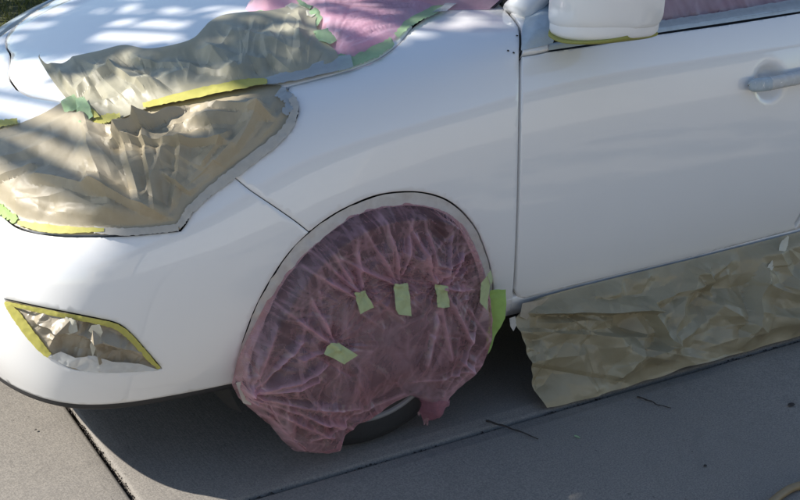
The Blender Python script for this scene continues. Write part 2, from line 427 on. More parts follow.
# ---------------------------------------------------------------- relief for sheets
SHEET_BOX = [None]; CREASES = [None]
def facets(Q, step, seed, soft=0.):
    """creased sheet: random points at random heights, flat between them"""
    r = np.random.default_rng(seed); bx = SHEET_BOX[0] if SHEET_BOX[0] is not None else (Q.min(0), Q.max(0)); lo, hi = bx[0] - 2*step, bx[1] + 2*step
    n = max(8, int(np.prod((hi - lo)/step)))
    S = r.uniform(lo, hi, (n, 2)); S = np.concatenate([S, [lo, hi, (lo[0], hi[1]), (hi[0], lo[1])]]); H = r.uniform(-1, 1, len(S))
    v, e, f, ov, _, _ = delaunay_2d_cdt([Vector(p) for p in S], [], [], 0, 1e-6)
    if CREASES[0] is not None and step >= 18: CREASES[0] += [(np.array(v[a][:]), np.array(v[b][:])) for a, b in e]
    V = np.array([(p[0], p[1]) for p in v]); Hh = np.array([H[o[0]] if len(o) else 0 for o in ov])
    out = np.zeros(len(Q))
    for t in f:
        a, b, c = V[list(t)]; m = (Q[:, 0] >= min(a[0], b[0], c[0])) & (Q[:, 0] <= max(a[0], b[0], c[0])) & (Q[:, 1] >= min(a[1], b[1], c[1])) & (Q[:, 1] <= max(a[1], b[1], c[1]))
        if not m.any(): continue
        q = Q[m]; T = np.stack([b - a, c - a], 1); det = np.linalg.det(T)
        if abs(det) < 1e-9: continue
        w = (q - a) @ np.linalg.inv(T).T; k = (w[:, 0] >= -1e-6) & (w[:, 1] >= -1e-6) & (w.sum(1) <= 1 + 1e-6)
        idx = np.where(m)[0][k]; w = w[k]
        out[idx] = Hh[t[0]]*(1 - w.sum(1)) + Hh[t[1]]*w[:, 0] + Hh[t[2]]*w[:, 1]
    return out
_perm = np.random.default_rng(3).uniform(-1, 1, (64, 64))
def vnoise(x, y):
    xi, yi = np.floor(x).astype(int), np.floor(y).astype(int); fx, fy = x - xi, y - yi
    fx = fx*fx*(3 - 2*fx); fy = fy*fy*(3 - 2*fy); g = lambda a, b: _perm[a % 64, b % 64]
    return (g(xi, yi)*(1-fx) + g(xi+1, yi)*fx)*(1-fy) + (g(xi, yi+1)*(1-fx) + g(xi+1, yi+1)*fx)*fy
def ridged(x, y, oct=3):
    s, a, w = 0, 1., 0
    for k in range(oct):
        s = s + a*(1 - 2*np.abs(vnoise(x*2**k + 17*k, y*2**k + 5*k))); w += a; a *= .5
    return s/w
def fold(Q, a, b, w, h, sharp=1.):
    """one crease from a to b: ridge height h, half-width w (all in sheet units)"""
    a, b = np.asarray(a, float), np.asarray(b, float); ab = b - a; L = np.linalg.norm(ab); u = ab/L
    if CREASES[0] is not None and w > 2.6: CREASES[0].append((a, b))
    nrm = np.array([-u[1], u[0]])
    t = (Q - a) @ u / L; d = (Q - a) @ nrm
    along = np.clip(1 - np.maximum(np.maximum(-t, t - 1)*L/w, 0), 0, 1)
    side = np.where(d > 0, np.clip(1 - d/(w*sharp), 0, 1), np.clip(1 + d/w, 0, 1))
    return h*along*side
def crumple(Q, n, L, W, h, seed, box=None, crest=None):
    """many straight creases of random length, direction and height"""
    r = np.random.default_rng(seed); lo, hi = ((Q.min(0), Q.max(0)) if SHEET_BOX[0] is None else SHEET_BOX[0]) if box is None else np.array(box, float); out = np.zeros(len(Q)); a0 = r.uniform(0, np.pi)
    for _ in range(n):
        c = r.uniform(lo, hi); a = a0 + r.normal(0, .75) if r.random() < .6 else r.uniform(0, np.pi); l = r.uniform(*L)/2; d = np.array([math.cos(a), math.sin(a)])*l
        w = r.uniform(*W); out += fold(Q, c - d, c + d, w, h*w/W[1]*r.uniform(.4, 1)*r.choice([1, 1, -1]), r.uniform(.25, 1.))
        if crest is not None: CR_ = CREASES[0]; CREASES[0] = None; crest += fold(Q, c - d, c + d, min(w*.5, 2.2), .8); CREASES[0] = CR_
    return out
def sm(x): x = np.clip(x, 0, 1); return x*x*(3 - 2*x)
def sheet(name, outline, base, disp, mat, parent=None, step=1.7, edge_step=None, lift=.0015, holes=(), crisp=None):
    """a thin sheet filled inside an outline and laid on a base surface with its own relief"""
    O = np.asarray(outline, float); cre = ()
    if crisp:
        SHEET_BOX[0] = (O.min(0), O.max(0)); CREASES[0] = []; disp(O, np.full(len(O), 1.)); cre, CREASES[0] = CREASES[0], None
    V, F, ids = cdt_fill(O, step, holes, edge_step=edge_step, creases=cre)
    p, n = base(V); e = edge_dist(V, resample(outline, step*3))
    P = p + n*(lift + disp(V, e))[:, None]
    SHEET_BOX[0] = None
    # consistent facing
    a = P[F[0]]; 
    if np.dot(np.cross(a[1]-a[0], a[2]-a[0]), CAM_POS - a[0]) < 0: F = F[:, ::-1]
    o = mesh_obj(name, P, F, mat, parent, autosmooth=crisp); o_last[:] = [V, e]
    return o
o_last = [None, None]
def set_attr(o, name, vals):
    a = o.data.attributes.new(name, 'FLOAT', 'POINT'); a.data.foreach_set('value', np.asarray(vals, np.float32))
def strip_poly(line, w, step=4, ragged=.0):
    """outline of a tape strip of width w along a line"""
    L = spline(line, step) if len(line) > 2 else resample(line, step, False)
    T = np.gradient(L, axis=0); T /= np.linalg.norm(T, axis=1)[:, None]; Nn = np.stack([-T[:, 1], T[:, 0]], 1)
    w = np.interp(np.linspace(0, 1, len(L)), np.linspace(0, 1, np.size(w)), np.atleast_1d(w))
    j = rng.uniform(-ragged, ragged, (2, len(L)))
    return np.concatenate([L + Nn*(w/2 + j[0])[:, None], (L - Nn*(w/2 + j[1])[:, None])[::-1]])
# ---------------------------------------------------------------- body panels: outline on the surface, gap, folded rim
_as = np.linspace(0, NS, 721); _q = body(np.stack([_as, 0*_as + 3.], 1)); AS = np.concatenate([[0], np.cumsum(np.linalg.norm(np.diff(_q, axis=0), axis=1))])
_at = np.linspace(0, NT, 401); _q = body(np.stack([0*_at + 6.5, _at], 1)); AT = np.concatenate([[0], np.cumsum(np.linalg.norm(np.diff(_q, axis=0), axis=1))])
def st_to_ab(st): return np.stack([np.interp(st[:, 0], _as, AS), np.interp(st[:, 1], _at, AT)], 1)
def ab_to_st(ab): return np.stack([np.interp(ab[:, 0], AS, _as), np.interp(ab[:, 1], AT, _at)], 1)
def lift_ab(ab):
    p, n, _, _ = body(ab_to_st(ab), True); return p, n
def lift_plan(xy):
    """plan view point of the bonnet (both halves) to the surface"""
    m = xy[:, 1] > CY; q = xy.copy(); q[m, 1] = 2*CY - q[m, 1]
    cs, ct = np.meshgrid(np.linspace(0, 9, 90), np.linspace(6, 10, 60), indexing='ij'); c = np.stack([cs.ravel(), ct.ravel()], 1); cp = body(c)[:, :2]
    st = np.zeros_like(q)
    kd = kd2(cp)
    for a, z in enumerate(q): st[a] = c[kd.find((z[0], z[1], 0))[1]]
    for _ in range(6):
        p, n, ds, dt = body(st, True); r = q - p[:, :2]; det = ds[:, 0]*dt[:, 1] - ds[:, 1]*dt[:, 0]; det = np.where(abs(det) < 1e-5, 1e-5, det)
        st = st + np.clip(np.stack([(r[:, 0]*dt[:, 1] - r[:, 1]*dt[:, 0])/det, (ds[:, 0]*r[:, 1] - ds[:, 1]*r[:, 0])/det], 1), -.3, .3); st = np.clip(st, 0, [NS, NT])
    p, n, _, _ = body(st, True); p[m, 1] = 2*CY - p[m, 1]; n[m, 1] *= -1
    return p, n
def panel(name, outline, lift, mat, parent, step=.012, holes=(), gap=.0010, depth=.022, shape=None, mirror=False):
    V, F, ids = cdt_fill(outline, step, holes, edge_step=step)
    p, n = lift(V)
    if shape is not None: p = shape(p, n, V)
    P = [p]; FF = [tuple(f) for f in F]; a = p[F]
    if (np.cross(a[:, 1]-a[:, 0], a[:, 2]-a[:, 0])*n[F[:, 0]]).sum() < 0: FF = [f[::-1] for f in FF]
    off = len(p)
    for li, l in enumerate(ids):
        q = p[l]; T = np.roll(q, -1, 0) - np.roll(q, 1, 0); T /= np.linalg.norm(T, axis=1)[:, None] + 1e-12
        inn = np.cross(n[l], T)
        poly = V[l]; area = (poly[:, 0]*np.roll(poly[:, 1], -1) - poly[:, 1]*np.roll(poly[:, 0], -1)).sum()
        # point into the panel: test with the 2-D normal lifted
        c = p.mean(0); ref = np.array([-(np.roll(V[l], -1, 0) - np.roll(V[l], 1, 0))[:, 1], (np.roll(V[l], -1, 0) - np.roll(V[l], 1, 0))[:, 0]]).T
        ref /= np.linalg.norm(ref, axis=1)[:, None] + 1e-12
        tst = V[l] + ref*step*.2; ins = inside(tst, V[ids[0]])
        if li: ins = ~inside(tst, V[l])
        sgn2 = 1 if ins.mean() > .5 else -1
        pl, _ = lift(V[l] + ref*sgn2*step*.3); s = np.sign(((pl - lift(V[l])[0])*inn).sum(1)); s[s == 0] = 1
        if abs(s.mean()) > .5: s[:] = np.sign(s.mean())
        inn = inn*s[:, None]
        r0 = q + inn*gap; p[l] = r0 + inn*.0016
        r1 = r0 - n[l]*.0016; r2 = r1 - n[l]*depth + inn*.001
        k = len(l); P += [r1, r2]
        for i in range(k):
            j = (i + 1) % k
            FF += [(l[i], l[j], off+j, off+i), (off+i, off+j, off+k+j, off+k+i)]
        off += 2*k
    P = np.concatenate(P)
    if mirror:
        m = len(P); FF = FF + [tuple(i + m for i in f[::-1]) for f in FF]; P = np.concatenate([P, P*[1, -1, 1] + [0, 2*CY, 0]])
    o = mesh_obj(name, P, FF, mat, parent)
    import bmesh
    bm = bmesh.new(); bm.from_mesh(o.data)
    if not mirror: pass
    bmesh.ops.recalc_face_normals(bm, faces=bm.faces)
    bm.to_mesh(o.data); bm.free(); o.data.set_sharp_from_angle(angle=R(50))
    return o
def mirrored(o, parent):
    """the same panel on the car's other side"""
    V = np.empty(len(o.data.vertices)*3); o.data.vertices.foreach_get('co', V); V = V.reshape(-1, 3)*[1, -1, 1] + [0, 2*CY, 0]
    F = [tuple(p.vertices)[::-1] for p in o.data.polygons]
    c = mesh_obj(o.name.split('.')[0], V, F, o.data.materials[0], parent, autosmooth=50)
    return c
PX = lambda pts, closed=False, step=None: spline(pts, step, closed)
def ab(px): return st_to_ab(px_to_st(px))
def ab_of_st(*st): return st_to_ab(np.array(st, float))
def st_at_x(x, t):
    s = np.linspace(3.5, 16, 6000); q = body(np.stack([s, 0*s + t], 1))[:, 0]; return s[abs(q - x).argmin()], t

GZ = -.045                                   # level of the driveway
# ================================================================ the place: ground, lawn
ground = mesh_obj('ground', [(-150, -150, -.13), (150, -150, -.13), (150, 150, -.13), (-150, 150, -.13)], [(0, 1, 2, 3)], M['lawn'])
tag(ground, kind='structure')
drive = empty('driveway'); tag(drive, kind='structure')
mb = MB(); mb.box((-6.5, -9, -.12), (8.5, 3.32, -.03)); mb.build('joint_bed', M['dirt'], drive, smooth=False)
def slab(x0, y0, x1, y1):
    """concrete slab with tooled, slightly chipped edges"""
    r = .012; z = 0.
    xs = np.concatenate([[x0, x0 + .002, x0 + r*.5, x0 + r, x0 + .035, x0+.042], np.linspace(x0 + .05, x1 - .05, 9), [x1-.042, x1 - .035, x1 - r, x1 - r*.5, x1 - .002, x1]])
    ys = np.concatenate([[y0, y0 + .002, y0 + r*.5, y0 + r, y0 + .035, y0+.042], np.linspace(y0 + .05, y1 - .05, 9), [y1-.042, y1 - .035, y1 - r, y1 - r*.5, y1 - .002, y1]])
    ex = np.minimum(xs - x0, x1 - xs); ey = np.minimum(ys - y0, y1 - ys)
    X, Y = np.meshgrid(xs, ys, indexing='ij'); D = np.minimum(ex[:, None], ey[None, :])
    Z = z - .012*(1 - np.sqrt(np.clip(1 - (1 - np.clip(D/r, 0, 1))**2, 0, 1))) - .002*sm((.042 - D)/.007)
    Z += .0015*np.sin(X*3.1 + Y*1.7)*(D > .04)
    n, m = X.shape; V = np.stack([X, Y, Z], -1).reshape(-1, 3)
    F = [(i*m+j, (i+1)*m+j, (i+1)*m+j+1, i*m+j+1) for i in range(n-1) for j in range(m-1)]
    rim = [(i*m) for i in range(n)] + [(n-1)*m + j for j in range(1, m)] + [i*m + m-1 for i in range(n-2, -1, -1)] + [j for j in range(m-2, 0, -1)]
    k = len(V); V = np.concatenate([V, V[rim] - [0, 0, .1]]); K = len(rim)
    F += [(rim[i], k+i, k+(i+1) % K, rim[(i+1) % K]) for i in range(K)]
    return mesh_obj('concrete_slab', V, F, M['concrete'], drive)
jx = [-6.5, -3.62, -.636, 2.42, 5.45, 8.5]; jy = [-9, -6.2, -3.17, -.070, 3.32]; g = .006
for a, b in zip(jx[:-1], jx[1:]):
    for c, d in zip(jy[:-1], jy[1:]): slab(a + g, c + g, b - g, d - g)
drive.rotation_euler.z = R(-.5); drive.location = (-.003, -.0035, 0)
# crumbs of earth and dry leaf caught in the joints
V, F = [], []
def crumb(c, s, rz, flat=.4):
    k = len(V); t = [(-1, -.5, 0), (1, -.4, .1), (.8, .6, 0), (-.7, .5, .2), (0, 0, 1)]
    for x, y, z in t:
        V.append((c[0] + s*(x*math.cos(rz) - y*math.sin(rz)), c[1] + s*(x*math.sin(rz) + y*math.cos(rz)), c[2] + s*z*flat))
    F.extend([(k, k+1, k+4), (k+1, k+2, k+4), (k+2, k+3, k+4), (k+3, k, k+4)])
for _ in range(380):
    x = rng.uniform(-.6, 2.2); w = vnoise(np.array([x*9]), np.array([2.]))[0]
    if w > -.1: crumb((x, -.070 - .0087*(x + .39) + rng.normal(0, .003), -.016 + rng.uniform(0, .008)), rng.uniform(.002, .0045), rng.uniform(0, 6), 1)
for _ in range(160): crumb((-.636 + rng.normal(0, .003), rng.uniform(-.3, .6), -.016 + rng.uniform(0, .008)), rng.uniform(.002, .0045), rng.uniform(0, 6), 1)
tag(mesh_obj('joint_debris', V, F, M['twig'], smooth=False), kind='stuff')

# ================================================================ the car
car = empty('parked_car', (0, .88, 0))
tag(car, 'white four-door car parked on the concrete driveway, masked with paper and film for repainting', 'car')
def kid(o): o.matrix_parent_inverse = car.matrix_world.inverted() if False else Matrix.Translation((0, -.88, 0)); return o
arch = PX([(233, 389), (238, 360), (247, 330), (258, 303), (273, 276), (290, 252), (310, 232), (330, 217), (350, 206), (375, 196), (400, 192), (425, 193), (447, 200), (465, 214), (478, 232), (487, 255), (492, 275), (494, 298)])
i1 = int(np.argmin(np.hypot(*(arch - [310, 232]).T)))
hl_low = PX([(181, 231), (186, 224), (192, 213), (209, 196), (234, 177)])
hl_bot = PX([(-6, 211), (0, 214), (20, 229), (60, 236), (120, 236), (181, 231)])
hl_up = PX([(234, 177), (255, 161), (275, 146), (291, 128), (298, 112), (295, 102), (286, 93)])
hood_side = PX([(290, 86), (340, 73), (372, 62), (395, 47), (413, 27)])
seam = PX([(234, 177), (250, 190), (275, 207), (295, 221), (309, 232)])
# bumper
fog = PX([(4, 299), (40, 307), (95, 318), (118, 324), (132, 335), (148, 353), (162, 369)]).tolist() + PX([(162, 369), (125, 372), (85, 371), (62, 364), (40, 341), (22, 318), (4, 299)]).tolist()[1:-1]
fog = np.array(fog)
front_top = ab_of_st((0., 4.2), (.5, 4.2), (1.0, 4.2))
bo = np.concatenate([ab(hl_bot), ab(hl_low)[1:], ab(seam)[1:], ab(arch[:i1][::-1])])
s_end = px_to_st([[233, 389]])[0, 0]
bo = np.concatenate([front_top, bo, ab_of_st(*[(s, .02) for s in np.linspace(s_end, 0, 30)])])
def crease(p, n, V):
    # soft swage that runs off the fog lamp corner, and a slight bulge of the lower lip
    return p - n*(.004*np.exp(-((V[:, 1] - AT[20])/.03)**2))[:, None]
bumper = kid(panel('front_bumper', bo, lift_ab, M['paint'], car, .013, holes=[ab(fog)], mirror=True))
# bonnet
hs3 = lift_ab(ab(hood_side))[0]
lip = spline([(-.626, .88), (-.615, .77), (-.580, .655), (-.552, .56), (-.536, .46), (-.505, .375), (-.43, .31), (hs3[0, 0] - .08, hs3[0, 1] + .025)], n=8)
rear = spline([hs3[-1, :2], (.20, .50), (.12, .66), (.08, .88)], n=8)
half = np.concatenate([lip[:, :2], hs3[:, :2], rear[1:]])
hood_o = np.concatenate([half, (half*[1, -1] + [0, 2*CY])[::-1][1:-1]])
hood = kid(panel('hood', hood_o, lift_plan, M['paint'], car, .022, gap=.0028, shape=lambda p, n, V: p + n*(.006*np.exp(-((np.abs(V[:, 1] - CY) - .47 - .1*(V[:, 0]+.5))/.035)**2)*sm((V[:, 0] + .55)/.15))[:, None]))
# white nose panel between bonnet lip and lamps
nl = lip[(lip[:, 1] > .33)]; nf = spline([(-.725, .88), (-.715, .72), (-.675, .56), (-.61, .44), (-.53, .345)], n=8)
nh = np.concatenate([nf, nl[::-1]]); nose_o = np.concatenate([nh, (nh[::-1]*[1, -1] + [0, 2*CY])[1:-1]])
nose = kid(panel('nose_panel', nose_o, lift_plan, M['paint'], car, .022, gap=.0022))
# wing
pillar = [(413, 27), (430, 14), (447, 3), (455, -8), (490, -8)]
a_line = [(490, -8), (496, 0), (508, 13), (518.5, 27), (519.5, 52)]
door_line = PX([(519.5, 57), (519, 120), (517.5, 200), (515.5, 255), (513, 300)])
fo = np.concatenate([ab(hl_up), ab(hood_side), ab(pillar)[1:], ab(a_line)[1:], ab(door_line), ab([(512, 309), (508, 316), (503, 318), (497, 309)]), ab(arch[i1:][::-1])[:-1], ab(seam[::-1])[:-1]])
fender = kid(panel('front_fender', fo, lift_ab, M['paint'], car, .013, gap=.0013))
kid(mirrored(fender, car))
# front door (with a bowl behind its handle)
HC = ab([(770, 82)])[0]; HE1 = ab([(787, 80)])[0] - HC; HE2 = ab([(770, 103)])[0] - HC
HI = np.linalg.inv(np.stack([HE1, HE2], 1))
def bowl(p, n, V):
    q = (V - HC) @ HI.T; r = np.hypot(q[:, 0], q[:, 1])
    return p - n*(.021*sm((1.04 - r)/.65))[:, None]
sx = lambda x, t: st_at_x(x, t)
dl2 = door_line + [1.5, 0]
do = np.concatenate([ab(PX([(548, 51), (535, 54), (521.5, 56)])), ab(dl2[1:-3]), ab([(514.5, 290), (517, 298), (524, 299.5)]), ab(PX([(530, 298), (600, 280), (700, 255.5), (798, 229.5)])[0:]),
                     ab_of_st(sx(1.55, 1.2), sx(1.60, 2.5), sx(1.63, 4), sx(1.62, 5.5), sx(1.60, 6.78))])
top_line = ab(PX([(548, 51), (600, 43.5), (656, 34), (730, 23.5), (799, 12.5)])); do = np.concatenate([do, top_line[::-1][:-1]])
door = kid(panel('front_door', do, lift_ab, M['paint'], car, .009, shape=bowl, gap=.0026)); kid(mirrored(door, car))
# sill, rear door, quarter panel, tail
x0s = np.linspace(.36, 2.32, 16)
so_ = np.concatenate([ab_of_st(*[sx(x, .05) for x in x0s]), ab_of_st(*[sx(x, .93) for x in x0s[::-1]])])
sill = kid(panel('sill', so_, lift_ab, M['paint'], car, .03, gap=.003)); kid(mirrored(sill, car))
RW = 2.70
rarch = [(RW - .375*math.cos(a), (.335 + GZ) + .375*math.sin(a)) for a in np.linspace(-.35, math.pi + .35, 26)]
def st_xz(x, z):
    s = st_at_x(x, 3)[0]
    for _ in range(4):
        t = np.linspace(0, 10, 2000); q = body(np.stack([0*t + s, t], 1))[:, 2]; tt = t[abs(q - z).argmin()]; s = st_at_x(x, tt)[0]
    return s, tt
ra = [st_xz(x, max(.21, z)) for x, z in rarch]
ro = np.concatenate([ab_of_st(*[sx(x, .98) for x in np.linspace(1.56, 2.30, 8)]), ab_of_st(*[r for r in ra if body([r])[0, 0] < 2.46 and body([r])[0, 2] > .33]),
                     ab_of_st(sx(2.50, 5), sx(2.56, 6.78)), ab_of_st(*[sx(x, 6.78) for x in np.linspace(2.45, 1.62, 8)]), ab_of_st(sx(1.635, 5.5), sx(1.645, 4), sx(1.615, 2.5))])
rdoor = kid(panel('rear_door', ro, lift_ab, M['paint'], car, .03, gap=.003)); kid(mirrored(rdoor, car))
qa = [r for r in ra if body([r])[0, 0] >= 2.47]
qo = np.concatenate([ab_of_st(*qa), ab_of_st(*[(s, .05) for s in np.linspace(qa[-1][0] + .2, NS, 12)]), ab_of_st((NS, 3), (NS, 6), (NS, 7)), ab_of_st(*[(s, 7) for s in np.linspace(NS - .5, st_at_x(2.58, 7)[0], 10)]), ab_of_st(sx(2.51, 5))])
quarter = kid(panel('rear_quarter', qo, lift_ab, M['paint'], car, .03, gap=.003)); kid(mirrored(quarter, car))
deck = kid(panel('trunk_lid', np.array([(2.95, .3), (3.45, .3), (3.5, .6), (3.52, .88), (3.5, 1.16), (3.45, 1.46), (2.95, 1.46), (2.9, .88)]), lambda q: (np.stack([q[:, 0], q[:, 1], 1.045 - .02*((q[:, 1]-.88)/.6)**2], 1), np.repeat([[0, 0, 1.]], len(q), 0)), M['paint'], car, .06))
# black shell added behind the panels to darken their gaps, wheel houses left open
S, T = np.meshgrid(np.linspace(.02, NS - .02, 150), np.linspace(.02, 7.6, 60), indexing='ij'); st = np.stack([S.ravel(), T.ravel()], 1)
p, n, _, _ = body(st, True); p2 = p - n*.026
F = []
for i in range(149):
    for j in range(59):
        a = i*60 + j; c = p2[a]
        if (c[0]**2 + (c[2] - .335 - GZ)**2 < .43**2 or (c[0] - RW)**2 + (c[2] - .335 - GZ)**2 < .40**2): continue
        F.append((a, a + 60, a + 61, a + 1))
pm = p2*[1, -1, 1] + [0, 2*CY, 0]
kid(mesh_obj('gap_shade_shell', np.concatenate([p2, pm]), F + [tuple(i + len(p2) for i in f[::-1]) for f in F], M['black'], car))
mb = MB(); mb.box((-.70, .30, .165), (3.35, 1.46, .34)); mb.box((.44, .14, .15), (2.28, 1.62, .30)); mb.box((-.62, .45, .34), (.36, 1.31, .66)); mb.box((.36, .2, .34), (2.25, 1.56, .9)); kid(mb.build('underbody', M['black'], car, smooth=False))
# black lip below the bumper
ss = np.linspace(0, s_end + .05, 60); pb, nb_, _, _ = body(np.stack([ss, 0*ss + .03], 1), True)
V = np.concatenate([pb - nb_*.003 + [0, 0, .004], pb - nb_*.002 - [0, 0, .012], pb - nb_*.014 - [0, 0, .024], pb - nb_*.12 - [0, 0, .01]]); V = np.concatenate([V, V*[1, -1, 1] + [0, 2*CY, 0]])
k = len(ss); F = [(a*k+i, a*k+i+1, (a+1)*k+i+1, (a+1)*k+i) for a in range(3) for i in range(k-1)]; F += [tuple(q + 4*k for q in f[::-1]) for f in F]
kid(mesh_obj('bumper_lip', V, F, M['trim'], car))
# headlights under the paper, grille
hl_o = np.concatenate([ab(hl_bot[1:]), ab(hl_low)[1:], ab(hl_up)[1:-2], lift_ab(ab([(286, 94)]))[0][:0, :2].reshape(0, 2), ab(PX([(284, 95), (240, 97), (190, 108), (150, 122), (120, 138), (70, 165), (0, 195)]))])
hl = kid(panel('headlight', hl_o, lift_ab, M['lens'], car, .03, gap=.004)); hr_ = kid(mirrored(hl, car)); hr_.data.materials[0] = M['foot']
go = np.concatenate([ab_of_st(*[(s, 4.3) for s in np.linspace(0, 1.0, 6)]), ab_of_st(*[(s, 6.4) for s in np.linspace(1.3, 0, 6)])])
gr = kid(panel('grille', go, lambda q: (lift_ab(q)[0] - lift_ab(q)[1]*.01, lift_ab(q)[1]), M['trim'], car, .03, mirror=True))
for t in (4.7, 5.1, 5.5, 5.9):
    s_ = np.linspace(0, 1.05, 20); q, qn, _, _ = body(np.stack([s_, 0*s_ + t], 1), True); q = q + qn*.004
    mb = MB(); mb.tube(np.concatenate([(q*[1, -1, 1] + [0, 2*CY, 0])[::-1], q[1:]]), .008); kid(mb.build('grille_bar', M['rim'], car))
# fog lamp pocket behind its masking
for sgn in (0, 1):
    V, Fc, ids = cdt_fill(ab(fog), .02); q, qn = lift_ab(V); q = q - qn*.035
    if sgn: q = q*[1, -1, 1] + [0, 2*CY, 0]
    kid(mesh_obj('fog_lamp_recess', q, Fc, M['black'], car))
# cabin
def dome(y_, z_): return y_
def loft(rows, mat, name, sub=6, parent=car):
    """smooth grid through rows of control points"""
    A = np.array(rows, float); A = np.stack([spline(r, n=sub) for r in A]); A = np.stack([spline(A[:, k], n=sub) for k in range(A.shape[1])], 1)
    n, m = A.shape[:2]; V = A.reshape(-1, 3)
    return kid(mesh_obj(name, V, [(i*m+j, i*m+j+1, (i+1)*m+j+1, (i+1)*m+j) for i in range(n-1) for j in range(m-1)], mat, parent))
sym = lambda r: r + [(x, 2*CY - y, z) for x, y, z in r[::-1][1:]]
loft([sym([(.54, .33, 1.0), (.32, .46, .985), (.16, .66, .985), (.11, .88, .985)]), sym([(.82, .33, 1.20), (.65, .47, 1.225), (.54, .66, 1.235), (.51, .88, 1.24)]), sym([(1.15, .34, 1.40), (1.05, .48, 1.43), (1.0, .68, 1.445), (.98, .88, 1.45)])], M['glass'], 'windscreen')
loft([sym([(1.13, .335, 1.405), (1.04, .48, 1.437), (.99, .68, 1.452), (.97, .88, 1.457)]), sym([(1.7, .335, 1.445), (1.7, .48, 1.483), (1.7, .68, 1.495), (1.7, .88, 1.50)]), sym([(2.45, .36, 1.40), (2.42, .5, 1.437), (2.4, .68, 1.45), (2.4, .88, 1.455)])], M['paint'], 'roof')
loft([sym([(2.45, .37, 1.395), (2.42, .5, 1.43), (2.4, .68, 1.445), (2.4, .88, 1.45)]), sym([(2.75, .3, 1.2), (2.75, .46, 1.23), (2.75, .68, 1.24), (2.75, .88, 1.245)]), sym([(3.0, .26, 1.03), (3.0, .44, 1.04), (3.0, .68, 1.045), (3.0, .88, 1.05)])], M['glass'], 'rear_window')
def side_y(z): return .108 + (z - .965)*.50
for m in (0, 1):
    fl = (lambda V: V*[1, -1, 1] + [0, 2*CY, 0]) if m else (lambda V: V)
    for nm, poly in (('side_window', [(.60, .972), (1.52, .995), (1.54, 1.375), (1.18, 1.36), (.86, 1.20)]), ('side_window', [(1.62, .998), (2.42, 1.015), (2.30, 1.34), (1.64, 1.378)])):
        V, Fc, ids = cdt_fill(np.array(poly), .06); kid(mesh_obj(nm, fl(np.stack([V[:, 0], side_y(V[:, 1]) + .012, V[:, 1]], 1)), Fc, M['glass'], car))
    mb = MB(); mb.tube(fl(spline([(.58, .265, 1.0), (.82, .285, 1.19), (1.14, .325, 1.395), (1.7, .325, 1.43), (2.42, .35, 1.385), (2.75, .29, 1.20), (2.98, .24, 1.02)], n=8)), .045, 12); kid(mb.build('roof_pillar', M['paint'], car))
    mb = MB(); mb.tube(fl(np.array([(1.58, side_y(.98) + .01, .98), (1.60, side_y(1.40) + .01, 1.40)])), .03, 8); kid(mb.build('door_pillar', M['trim'], car))
    V, Fc, ids = cdt_fill(np.array([(2.42, 1.01), (3.0, 1.03), (2.72, 1.22), (2.40, 1.385), (2.30, 1.34)]), .06); kid(mesh_obj('rear_pillar_panel', fl(np.stack([V[:, 0], side_y(V[:, 1]) + .01, V[:, 1]], 1)), Fc, M['paint'], car))
# belt moulding under the glass, masked with pale film
V = spline([(548, 48), (600, 40), (656, 30.5), (730, 19.5), (799, 9), (815, 6.5)], 6)
p, n = base_body(V + [0, 3.2]); p = p + n*.004
pr = MB(); q2, n2 = base_body(V - [0, 3.5]); pr.add(np.concatenate([p, p*.5 + q2*.5 + n*.007, q2 + n2*.004, q2 - n2*.01]), [(a*len(V)+i, a*len(V)+i+1, (a+1)*len(V)+i+1, (a+1)*len(V)+i) for a in range(3) for i in range(len(V)-1)])
kid(pr.build('belt_moulding', M['foot'], car))
# wheels
def wheel(x, y, steer=0., side=1):
    w = empty('wheel', (x, y, .319 + GZ), None); w.parent = car; w.matrix_parent_inverse = Matrix.Translation((0, -.88, 0)); w.rotation_euler = (0, 0, steer + (0 if side > 0 else math.pi))
    mb = MB(); mb.lathe([(.195, .02), (.205, -.004), (.235, -.014), (.275, -.012), (.300, -.002), (.3135, .016), (.318, .04), (.318, .075), (.314, .078), (.314, .084), (.318, .087), (.318, .115), (.314, .118), (.314, .124), (.318, .127), (.318, .16), (.31, .185), (.28, .2), (.2, .19)], (0, 0, 0), 72)
    mb.build('tyre', M['rubber'], w, autosmooth=35)
    mb = MB(); mb.lathe([(.236, -.013), (.230, -.018), (.222, -.012), (.214, .012), (.195, .03)], (0, 0, 0), 72)
    rim = mb.build('wheel_cover', M['cover'], w)
    mb = MB(); mb.lathe([(.197, .03), (.06, .022), (.05, .004), (.0, .002)], (0, 0, 0), 72)
    for k in range(7):
        a = k*2*math.pi/7; d = np.array([math.cos(a), 0, math.sin(a)]); t = np.array([-d[2], 0, d[0]])
        V = []
        for r, wd, yy in ((.035, .020, .0), (.12, .022, -.004), (.222, .036, -.010)):
            V += [d*r + t*wd + [0, yy + .012, 0], d*r + t*wd*.7 + [0, yy, 0], d*r - t*wd*.7 + [0, yy, 0], d*r - t*wd + [0, yy + .012, 0]]
        mb.add(V, [(i*4+j, i*4+j+1, i*4+j+5, i*4+j+4) for i in range(2) for j in range(3)])
    mb.build('spokes', M['hub'], rim)
    return w
wheel(0, -.002, .04); wheel(0, 1.748, .06, -1); wheel(RW, .02); wheel(RW, 1.74, 0, -1)
